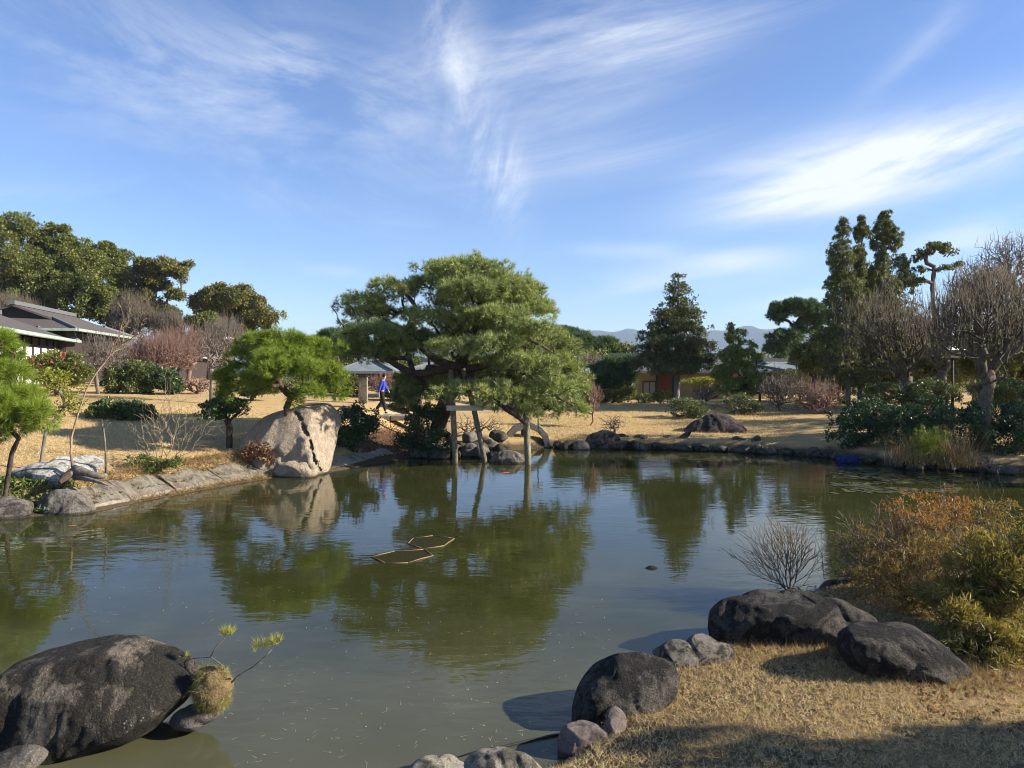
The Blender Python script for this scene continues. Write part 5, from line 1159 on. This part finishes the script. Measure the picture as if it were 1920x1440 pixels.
def grass_clump(name, label, cat, base, n, L, wd, spread, mat, up=1.0, r=.15, seed=1, segs=4, droop=.9):
    """arching blades, each a bent ribbon"""
    rg = np.random.default_rng(seed); root = empty(name, tuple(base), label, cat)
    V, Fc = [], []; 
    d0 = norm(rg.normal(size=(n, 3)) * np.array([spread, spread, .25]) + np.array([0, 0, up])); st_ = rg.normal(size=(n, 3)) * np.array([r, r, .02])
    ln = L * (.5 + .7 * rg.random(n)); sd_ = norm(np.cross(d0, np.array([0, 0, 1.0]) + rg.normal(size=(n, 3)) * .2))
    prev = st_.copy(); d = d0.copy(); rings = []
    for k in range(segs + 1):
        wv = wd * (1 - k / (segs + .15)) * .5
        rings.append(np.stack([prev - sd_ * wv, prev + sd_ * wv], 1))
        prev = prev + d * (ln / segs)[:, None]; d = norm(d + np.array([0, 0, -1.0]) * droop * (.25 + .25 * k) * rg.random((n, 1)))
    A = np.stack(rings, 1)        # n, segs+1, 2, 3
    V = A.reshape(-1, 3); base_i = (np.arange(n) * (segs + 1) * 2)[:, None]
    q = np.array([[2 * k, 2 * k + 1, 2 * k + 3, 2 * k + 2] for k in range(segs)])
    Fc = (base_i[:, :, None] + q[None]).reshape(-1, 4)
    link('blades', np_mesh(name, V, Fc, np.repeat(rg.random(n), segs)), M[mat], root); return root
grass_clump('dry_reeds', 'clump of arching brown reeds right of the young pine', 'reeds', P(1785, 872, 20.0), 420, 1.1, .02, .55, 'straw_brown', r=.3, seed=151)
grass_clump('dry_reeds', 'thin reddish dry reeds left of the young pine', 'reeds', P(1697, 868, 20.5), 160, .9, .018, .3, 'straw_brown', r=.25, seed=152)
# tarp, stone ring lantern, lamp
tp = empty('blue_tarp', (*W(1590, 868), 0), 'crumpled blue tarpaulin at the water edge of the right bank', 'tarpaulin')
d, f = ico(3); v = d * np.array([.36, .22, .14]); v += np.array([[mnoise.noise(Vector(q * 3)) * .08, mnoise.noise(Vector(q * 3 + 5)) * .06, mnoise.noise(Vector(q * 4 + 9)) * .09] for q in d]); v[:, 2] += .08
link('sheet', np_mesh('tarp', v, f), M['blue'], tp)
rl = empty('stone_ring', (*W(1846, 886), 0), 'small grey stone ring on a block at the right water edge', 'stone ornament')
V, Fc = [], []
for i in range(20):
    t = 2 * math.pi * i / 20
    for r_, yy in ((.14, -.07), (.085, -.07), (.085, .07), (.14, .07)): V.append((r_ * math.cos(t), yy, .33 + r_ * math.sin(t)))
for i in range(20):
    for k in range(4): j = (i + 1) % 20; Fc.append((i * 4 + k, i * 4 + (k + 1) % 4, j * 4 + (k + 1) % 4, j * 4 + k))
py_obj('ring', V, Fc, M['granite'], rl); box('block', (-.12, .12, -.1, .1, -.1, .2), M['granite'], rl, None, .01)
def lamp(px_, py_top, Yd, label, s_=1.0):
    b = G(px_, Yd); root = empty('garden_lamp', tuple(b), label, 'lamp'); zt = P(px_, py_top, Yd)[2] - b[2]
    poly_tube('post', [(0, 0, -.1), (0, 0, zt - .3 * s_)], [.05 * s_, .04 * s_], M['timber'], root, 8)
    box('housing', (-.17 * s_, .17 * s_, -.17 * s_, .17 * s_, zt - .3 * s_, zt - .03), M['plaster'], root, None, .01)
    v = [(-.3 * s_, -.3 * s_, zt - .03), (.3 * s_, -.3 * s_, zt - .03), (.3 * s_, .3 * s_, zt - .03), (-.3 * s_, .3 * s_, zt - .03), (0, 0, zt + .12 * s_)]
    py_obj('cap', v, [(3, 2, 1, 0), (0, 1, 4), (1, 2, 4), (2, 3, 4), (3, 0, 4)], M['white'], root)
lamp(1786, 655, 24.5, 'garden lamp with a pale cap among the leafless plum branches')
lamp(429, 634, 34, 'slim garden lamp with a white cap left of the small pine', .7)

# ------------------------------------------------------------------ near right bush and twigs
def near_bush():
    rg = np.random.default_rng(200)
    plant('autumn_bush', 'large twiggy bush with yellow and green willow like leaves on the near right bank', 'bush', 1800, 7.4,
          [(1870, 1110, 80, 90, 0), (1905, 1050, 70, 70, .3), (1890, 1215, 76, 56, -.6), (1800, 1120, 70, 50, .1), (1915, 1150, 60, 80, -.2), (1850, 1190, 50, 40, -.5), (1835, 1045, 60, 66, .3), (1880, 1256, 56, 26, -.95), (1815, 1225, 36, 36, -.7), (1800, 1170, 50, 44, -.3)], 'leaf', 'bamboo', 'twig', n=27000, L=.078, wd=.0125, cl_r=.19, twigs=900, rtip=.0022, step=.07, seed=201,
          gaps=.25, topbias=.0, shell=.2, jitter=.6, powr=.40, trunk=[P(1790, 1245, 7.5), P(1795, 1220, 7.5)], base=P(1790, 1255, 7.5), up=.1, curl=.08)
    plant('willow_shrub', 'sparse brown and yellow leaved shrub between the bare twigs and the dense near bush', 'shrub', 1720, 8.2,
          [(1740, 1040, 110, 80, .2), (1680, 1080, 90, 56, .1), (1640, 1030, 70, 50, .4), (1790, 1020, 80, 60, .3), (1730, 1130, 80, 36, -.2), (1620, 1090, 56, 36, .1), (1850, 970, 60, 50, .5)], 'leaf', 'willow', 'twig', n=11000, L=.06, wd=.010, cl_r=.10, twigs=1100, rtip=.0020, step=.08, seed=202,
          gaps=.3, topbias=.0, shell=.1, jitter=.6, powr=.36, trunk=[P(1740, 1180, 8.2), P(1742, 1160, 8.2)], base=P(1740, 1190, 8.2), up=.1, curl=.07)
    plant('autumn_shrub', 'orange and red leaved top of a shrub rising behind the near bush', 'shrub', 1760, 8.8,
          [(1740, 960, 90, 46, 0), (1790, 975, 60, 40, .2), (1690, 985, 60, 36, .2)], 'leaf', 'orange_leaf', 'twig', n=2400, L=.06, wd=.011, cl_r=.1, twigs=420, rtip=.0024, step=.08, seed=203, gaps=.35, shell=.15, topbias=0,
          trunk=[P(1740, 1150, 8.8), P(1745, 1120, 8.8)], base=P(1740, 1150, 8.8), up=.08, curl=.06, powr=.38)
    bare('twiggy_shrub', 'fan of bare dark twigs spreading left from the near bush', 'shrub', 1660, 8.7, [(1620, 1030, 80, 60, 0), (1680, 1010, 80, 70, .2), (1720, 1080, 110, 70, 0), (1600, 1070, 60, 30, -.2)], 'twig', n=2800, rtip=.0029, step=.09, seed=204, base=P(1690, 1150, 8.8), powr=.30, cost=.5, up=.12, curl=.07,
         trunk=[P(1690, 1150, 8.8), P(1692, 1138, 8.8)])
    bare('twiggy_shrub', 'wispy pale bare twigs standing alone at the near water edge', 'shrub', 1470, 9.2, [(1440, 1050, 70, 50, 0), (1490, 1040, 60, 56, 0), (1465, 1010, 60, 45, 0)], 'twig', n=1100, rtip=.0022, step=.12, seed=205, base=P(1480, 1122, 9.2), powr=.26, cost=.8, up=.10, curl=.05, topbias=.8,
         trunk=[P(1480, 1122, 9.2), P(1480, 1112, 9.2)])
    # tall stalks with seed heads
    rs = empty('seed_stalks', tuple(P(1550, 1140, 8.9)), 'few tall thin stalks with dry seed heads rising above the twigs', 'stalks')
    sts = [(1550, 1120, 1525, 935, .0035), (1545, 1120, 1538, 930, .003), (1600, 1120, 1600, 960, .003), (1650, 1100, 1640, 960, .003), (1840, 1040, 1835, 890, .003), (1860, 1030, 1880, 890, .003), (1790, 1040, 1755, 885, .003), (1780, 1040, 1790, 880, .003), (1560, 1130, 1500, 990, .0025)]
    for st_i in sts: twigset(rs, [st_i], 8.9, rg, 'stalk', 'twig')
near_bush()
bare('leaf_litter_twigs', 'tangle of dry twigs on the ground behind the smooth black boulder', 'twigs', 1500, 9.0, [(1500, 1112, 60, 10, 0), (1560, 1110, 50, 14, 0)], 'twig', n=260, rtip=.003, step=.08, seed=206, base=P(1510, 1125, 9.0), powr=.3)

# tussock with the pine seedling
tb_ = P(398, 1310, 5.75)
ts = grass_clump('grass_tussock', 'round dry grass tussock clinging to the big black rock', 'grass tussock', P(398, 1285, 5.75), 420, .13, .0035, .9, 'straw_brown', up=.1, r=.055, seed=210, droop=1.2)
d, f = ico(4); r_ = rock_disp(d, 212, .2, 0); v = d * r_[:, None] * np.array([.15, .14, .155]); v[:, 2] += -.02
link('root_ball', np_mesh('root_ball', v, f, smooth_=True), plain_mat('fibrous_roots', (.16, .11, .05), .95, .5, 60, .8), ts)
dirs = norm(np.random.default_rng(211).normal(size=(2600, 3))); pts = dirs * np.array([.14, .13, .145]) + np.array([0, 0, -.02])
tg_ = norm(np.cross(dirs, np.random.default_rng(5).normal(size=dirs.shape)))
pts = pts * (1 + .16 * np.sin(dirs[:, :1] * 5 + 1) * np.cos(dirs[:, 2:] * 4)) * np.array([.92, .92, 1.12])
v, f, rd = needles(pts, norm(tg_ + dirs * .45 + np.array([0, 0, -.35])), 2, .075, .0032, .35, np.random.default_rng(213))
link('fibres', np_mesh('fibres', v, f, rd), leaf_mat('tussock_fibres', [(0, (.12, .09, .035)), (.5, (.28, .22, .08)), (.8, (.30, .30, .09)), (1, (.5, .4, .2))], .2, .6, .2, 9.0), ts)
sd2 = empty('pine_seedling', tuple(P(440, 1270, 5.75)), 'thin pine seedling with yellow needle tufts rooted in the tussock', 'seedling')
o_ = np.array(sd2.location)
poly_tube('stem', rel([(425, 1290, 0), (445, 1268, 0), (475, 1250, -.05), (498, 1230, -.05), (510, 1218, -.05)], 5.75, sd2), [.008, .008, .006, .005, .004], M['twig_grey'], sd2, 7)
poly_tube('stem', rel([(430, 1285, 0), (420, 1250, .05), (395, 1232, .1), (365, 1234, .15), (345, 1240, .2)], 5.75, sd2), [.007, .006, .005, .0045, .004], M['twig_grey'], sd2, 7)
poly_tube('stem', rel([(395, 1231, .1), (405, 1212, .1), (420, 1198, .1), (424, 1190, .1)], 5.75, sd2), [.005, .0045, .004, .003], M['twig_grey'], sd2, 7)
rg = np.random.default_rng(214)
def seed_tuft(px_, py_, n_, L_, Yd, spr):
    c_ = P(px_, py_, Yd) - o_; pts = c_ + rg.normal(size=(n_, 3)) * .012
    return needles(pts, np.tile(norm(np.array([rg.normal() * .2, rg.normal() * .2, 1.0])), (n_, 1)), 9, L_, .0035, spr, rg)
VV, FF, RR, off = [], [], [], 0
for (a, b_, n_, L_, yy) in ((418, 1190, 7, .085, 5.85), (434, 1188, 7, .085, 5.85), (424, 1188, 4, .07, 5.85), (483, 1212, 7, .085, 5.7), (496, 1210, 7, .085, 5.7), (512, 1206, 8, .085, 5.7), (523, 1200, 5, .08, 5.7), (347, 1232, 5, .05, 5.95), (312, 1228, 4, .05, 6.0), (283, 1216, 3, .04, 6.0)):
    v, f, rd = seed_tuft(a, b_, n_, L_, yy, .42); VV.append(v); FF.append(f + off); off += len(v); RR.append(rd)
link('needles', np_mesh('seedling_needles', np.concatenate(VV), np.concatenate(FF), np.concatenate(RR)), M['pine_yellow'], sd2)

# ------------------------------------------------------------------ things in the pond
def hexframe(label, pts, seed):
    ring = [np.array([*W(x, y), .006]) for x, y in pts]; c_ = np.mean(ring, axis=0)
    root = empty('floating_frame', tuple(c_), label, 'bamboo frame')
    n_ = len(ring)
    for i in range(n_):
        a, b = ring[i] - c_, ring[(i + 1) % n_] - c_
        poly_tube('pole', [a + np.array([0, 0, -.006 * (i % 2)]), (a + b) / 2 + np.array([0, 0, .004 - .012 * (i % 3 == 1)]), b + np.array([0, 0, -.006 * ((i + 1) % 2)])], [.010, .010, .010], M['bamboo_pole'], root, 8)
    V = [tuple(r_ * .97 - c_ * .97) for r_ in ring]; V = [(x, y, -.002) for x, y, z in V]
    V2 = [(x, y, -.03) for x, y, z in V]
    o = py_obj('weed_mat', V + V2, [tuple(range(n_)), tuple(range(2 * n_ - 1, n_ - 1, -1))] + [(i, i + n_, (i + 1) % n_ + n_, (i + 1) % n_) for i in range(n_)], M['net'], root)
hexframe('hexagonal bamboo frame floating in the pond, the nearer of two', [(697, 1045), (722, 1056), (765, 1056), (812, 1042), (795, 1031), (740, 1034)], 1)
hexframe('hexagonal bamboo frame floating in the pond, the farther of two', [(765, 1020), (792, 1029), (832, 1024), (852, 1010), (812, 1005), (775, 1009)], 2)
def koi(label, px_, py_, L_, ang):
    x_, y_ = W(px_, py_); root = empty('koi', (x_, y_, -.028), label, 'fish', None, ang)
    d, f = ico(4); v = d * np.array([L_ * .5, L_ * .12, L_ * .10]); v[:, 1] *= (1 - .55 * (d[:, 0] * .5 + .5) * 0 - .45 * np.clip(-d[:, 0], 0, 1)); v[:, 2] *= (1 - .4 * np.clip(-d[:, 0], 0, 1))
    link('body', np_mesh('koi', v, f, smooth_=True), M['koi'], root)
    py_obj('tail', [(-L_ * .45, 0, 0), (-L_ * .68, L_ * .10, .01), (-L_ * .60, 0, .012), (-L_ * .68, -L_ * .10, .01), (-L_ * .45, 0, -.01), (-L_ * .66, L_ * .08, -.01), (-L_ * .58, 0, -.01), (-L_ * .66, -L_ * .08, -.01)], [(0, 2, 1), (0, 3, 2), (4, 5, 6), (4, 6, 7), (1, 2, 6, 5), (2, 3, 7, 6), (0, 1, 5, 4), (3, 0, 4, 7)], M['koi'], root)
koi('orange koi surfacing among ripples near the left bank', 132, 986, .34, .3)
koi('orange red koi just in front of the round boulder', 946, 886, .42, .2)
# hose at the near shore
hz = empty('hose', (*W(960, 1410), 0), 'dark hose lying in the shallows beside the pinkish rock', 'hose')
poly_tube('tube', [np.array([*W(x, y), z]) - np.array(hz.location) for x, y, z in ((1085, 1372, .03), (1050, 1378, .008), (1000, 1388, .004), (950, 1400, .006), (900, 1408, .0), (850, 1422, -.01))], [.012] * 6, M['hose'], hz, 8)

# floating debris, lily pads, weeds
rg = np.random.default_rng(300)
N_ = 420; px_ = rg.uniform(80, 1150, N_); py_ = rg.uniform(1080, 1440, N_)
keep = (py_ > 1090) & ~((px_ < 420) & (py_ > 1180)) & ~((px_ > 1060) & (py_ > 1220)); px_, py_ = px_[keep], py_[keep]
V, Fc = [], []
for a, b_ in zip(px_, py_):
    x_, y_ = W(a, b_); t = rg.random() * 6.28; nn = 1 if rg.random() < .55 else (2 if rg.random() < .5 else 0)
    if nn == 0:
        r_ = .004 + .004 * rg.random(); i0 = len(V)
        for k in range(5): V.append((x_ + r_ * math.cos(k * 1.257), y_ + r_ * math.sin(k * 1.257), .004))
        V.append((x_, y_, .008)); Fc += [(i0 + k, i0 + (k + 1) % 5, i0 + 5) for k in range(5)]
    for j in range(nn):
        L_ = .03 + .06 * rg.random(); t2 = t + j * .5; w_ = .0014; i0 = len(V)
        dx, dy = math.cos(t2), math.sin(t2)
        V += [(x_ - dy * w_, y_ + dx * w_, .003), (x_ + dy * w_, y_ - dx * w_, .003), (x_ + dx * L_, y_ + dy * L_, .006)]; Fc.append((i0, i0 + 1, i0 + 2))
me = np_mesh('debris', V, Fc, rg.random(len(Fc))); o = link('floating_needles', me, M['straw']); tag(o, 'fallen pine needles and specks floating on the near water', 'debris', kind='stuff')
V, Fc, R_ = [], [], []
for _ in range(620):
    a = rg.uniform(1560, 1800); b_ = rg.uniform(884, 925)
    if a > 1560 + 240 and b_ > 900: continue
    x_, y_ = W(a, b_)
    if mnoise.noise((x_ * .6, y_ * 1.2, 3)) < -.12: continue
    r_ = .05 + .07 * rg.random(); i0 = len(V); ti = rg.normal() * .02
    for k in range(8):
        t = k * math.pi / 4 + .3; V.append((x_ + r_ * math.cos(t), y_ + r_ * math.sin(t), .006 + ti * math.cos(t) * .3 + .004 * rg.random()))
    V.append((x_, y_, .006)); Fc += [(i0 + k, i0 + (k + 1) % 8, i0 + 8) for k in range(8)]; R_ += [rg.random()] * 8
o = link('lily_pads', np_mesh('pads', V, Fc, R_), leaf_mat('lily_leaves', [(0, (.03, .035, .015)), (.6, (.08, .08, .03)), (1, (.2, .17, .05))], .1, .4)); tag(o, 'scattered decaying lily leaves on the water of the right bank', 'lily pads', kind='stuff')

def scatter(name, label, cat, poly, n, L, wd, mat, seed, lean=.6, leafy=False, dens=None, k=1, zofs=0):
    rg = np.random.default_rng(seed); pl = np.array(poly); lo, hi = pl.min(0), pl.max(0)
    x = rg.uniform(lo[0], hi[0], n * 3); y = rg.uniform(lo[1], hi[1], n * 3)
    ins = np.zeros(len(x), bool)
    for i in range(len(pl)):
        ax, ay = pl[i]; bx, by = pl[(i + 1) % len(pl)]
        ins ^= ((ay > y) != (by > y)) & (x < (bx - ax) * (y - ay) / (by - ay + 1e-12) + ax)
    ins &= shore_dist(x, y) > .06; x, y = x[ins][:n], y[ins][:n]
    z = H(x, y) + zofs; p = np.stack([x, y, z], 1)
    d = norm(np.stack([rg.normal(size=len(x)) * lean, rg.normal(size=len(x)) * lean, np.ones(len(x)) * .6], 1))
    if leafy: v, f, rd = leaves(p + d * L * rg.random((len(x), 1)), d, L, wd, rg, 1.0)
    else: v, f, rd = needles(p, d, k, L, wd, .45, rg)
    o = link(name, np_mesh(name, v, f, rd), M[mat]); tag(o, label, cat, kind='stuff'); return o
near_poly = [(.2, 5.2), (1.2, 6.9), (2.2, 7.6), (4, 9.2), (6.5, 9.5), (7, 3), (4, 1.8), (.6, 2.6), (-.3, 4.6)]
scatter('near_grass', 'dry straw grass carpeting the near bank', 'grass', near_poly, 72000, .062, .0030, 'straw', 310, 1.0, k=3)
scatter('near_brown_grass', 'darker thatch between the straw blades of the near bank', 'grass', near_poly, 12000, .05, .004, 'straw_brown', 311, 1.3, k=3)
scatter('leaf_litter', 'fallen brown leaves under the near bush', 'leaves', [(3.2, 5.4), (3.6, 7.2), (6.5, 8.2), (6.5, 4.8), (4.0, 4.9)], 1500, .05, .03, 'red_leaf', 312, 1.5, True)
scatter('near_green_weeds', 'thin green brown grass in the shade below the dark boulders', 'grass', [(2.0, 7.0), (2.6, 6.3), (5.5, 5.6), (5.2, 6.6), (3.0, 7.6)], 2500, .12, .004, 'straw_brown', 313, .7, k=3)
scatter('near_weeds', 'scattered small green weeds in the dry near bank grass', 'weeds', near_poly, 900, .05, .012, 'weed', 319, .9, True)
scatter('near_twigs', 'dry leaves and bits scattered over the near bank grass', 'leaves', near_poly, 700, .035, .02, 'straw_brown', 320, 1.5, True)
scatter('left_bank_grass', 'short dry grass on the left bank', 'grass', [(-9.6, 14.6), (-8, 16), (-5.8, 20), (-6.5, 26), (-12, 30), (-17, 24), (-14, 15)], 26000, .09, .012, 'straw', 314, .9, k=2)
scatter('far_bank_grass', 'short dry grass on the far lawn', 'grass', [(0, 26.5), (9.5, 25), (12, 30), (13, 38), (0, 38), (-1.5, 30)], 26000, .09, .016, 'straw', 315, 1.0, k=2)
scatter('left_weeds', 'green weeds covering the ground at the left edge of the bank', 'weeds', [(-9.9, 14.1), (-8.6, 14.5), (-8.7, 15.3), (-10.8, 15.4), (-11.5, 14.2)], 3600, .09, .045, 'weed', 316, 1.0, True, zofs=.05)
scatter('fallen_leaves', 'brown fallen leaves in the shaded gully under the stone bridge', 'leaves', [(-6.2, 21.5), (-3.2, 23.5), (-2.6, 31), (-5.6, 31)], 2600, .09, .06, 'red_leaf', 318, 1.5, True)
_a = [np.array(W(*q_)) for q_ in ((175, 962), (262, 943), (345, 926), (435, 909), (522, 894))]; _n = np.array([-.55, .83])
scatter('edging_grass', 'brown grass hanging over the top of the concrete edging', 'grass', [tuple(q_ + _n * .78) for q_ in _a] + [tuple(q_ + _n * 1.5) for q_ in _a[::-1]], 5200, .17, .010, 'straw_brown', 321, 1.2, k=2, zofs=.12)
scatter('edging_weeds', 'green weeds sprouting along the top of the concrete edging', 'weeds', [tuple(q_ + _n * .6) for q_ in _a] + [tuple(q_ + _n * 1.3) for q_ in _a[::-1]], 420, .10, .04, 'weed', 322, 1.0, True, zofs=.16)
scatter('bank_dead_grass', 'brown tangled grass along the left bank above the edging', 'grass', [(-9.6, 14.3), (-8, 15.9), (-6.2, 19.6), (-6.8, 20.0), (-8.8, 16.6), (-10, 15)], 6000, .16, .01, 'straw_brown', 317, 1.1, k=2)

# ------------------------------------------------------------------ trees outside the picture on the right (they cast the shade on the near bank)
plant('evergreen_tree', 'leafy tree beyond the right picture edge shading the near bank', 'tree', 0, 6, [(0, 0, 1, 1, 0)], 'leaf', 'ever', 'bark', n=20, seed=400) if False else None
def off_tree(name, label, x_, y_, pads, n, seed):
    rg = np.random.default_rng(seed); z0 = h1(x_, y_); root = empty(name, (x_, y_, z0), label, 'tree'); b = np.array([x_, y_, z0]); V, Fc, R, off, tg = [], [], [], 0, []
    for (dx, dy, dz, r1_, r2_) in pads:
        pts, dirs, cp = clump_points(b + np.array([dx, dy, dz]), np.array([r1_, r1_, r2_]), n // len(pads), rg, .35, .2, .3, .1)
        v, f, rd = leaves(pts - b, dirs, .16, .08, rg); V.append(v); Fc.append(f + off); off += len(v); R.append(rd); tg.append(cp[:30])
    link('foliage', np_mesh(name, np.concatenate(V), np.concatenate(Fc), np.concatenate(R)), M['ever'], root)
    p0, p1, r0, r1, A, tips, cnt = grow([b, b + np.array([0, 0, .8]), b + np.array([0, 0, 1.6])], np.concatenate(tg), .4, .02, .4, .1, rg)
    link('trunk', seg_mesh('wood', p0 - b, p1 - b, r0, r1), M['bark'], root)
off_tree('shade_tree', 'leafy tree outside the right edge of the picture nearest the viewer', 9.4, 3.3, [(0, 0, 2.5, 1.8, 1.4), (-.8, .5, 2.0, 1.1, .9), (.8, -1.8, 2.6, 1.7, 1.5)], 34000, 401)
off_tree('shade_tree', 'leafy tree outside the right edge of the picture beside the near bush', 12.8, 2.6, [(0, 0, 3.2, 1.7, 1.5), (-.6, -1.2, 2.4, 1.4, 1.1), (.6, -2.6, 3.2, 1.6, 1.4)], 26000, 402)
off_tree('shade_tree', 'leafy tree outside the right edge of the picture beyond the pond end', 21.5, 20.0, [(0, 0, 4.0, 2.6, 2.2), (-.6, 2.4, 3.4, 2.0, 1.8), (.8, -2.0, 3.4, 1.9, 1.6)], 9000, 403)
off_tree('shade_tree', 'leafy tree outside the right edge of the picture near the far bushes', 23.5, 26.0, [(0, 0, 4.6, 2.8, 2.6), (-.6, 2.4, 3.6, 2.2, 2.0)], 8000, 404)

# ------------------------------------------------------------------ air
HAZE = True
if HAZE:
    m, nt, out = mat_new('air'); s = NT(nt)
    pv = s.n('ShaderNodeVolumePrincipled'); pv.inputs['Color'].default_value = (.62, .78, 1, 1); pv.inputs['Density'].default_value = .00015; pv.inputs['Anisotropy'].default_value = .0
    s.l(pv.outputs[0], out.inputs['Volume'])
    o = box('haze', (-6300, 6300, -420, 6300, -2.0, 260), m); o['kind'] = 'stuff'; o['label'] = 'thin blue air between the garden and the hills'
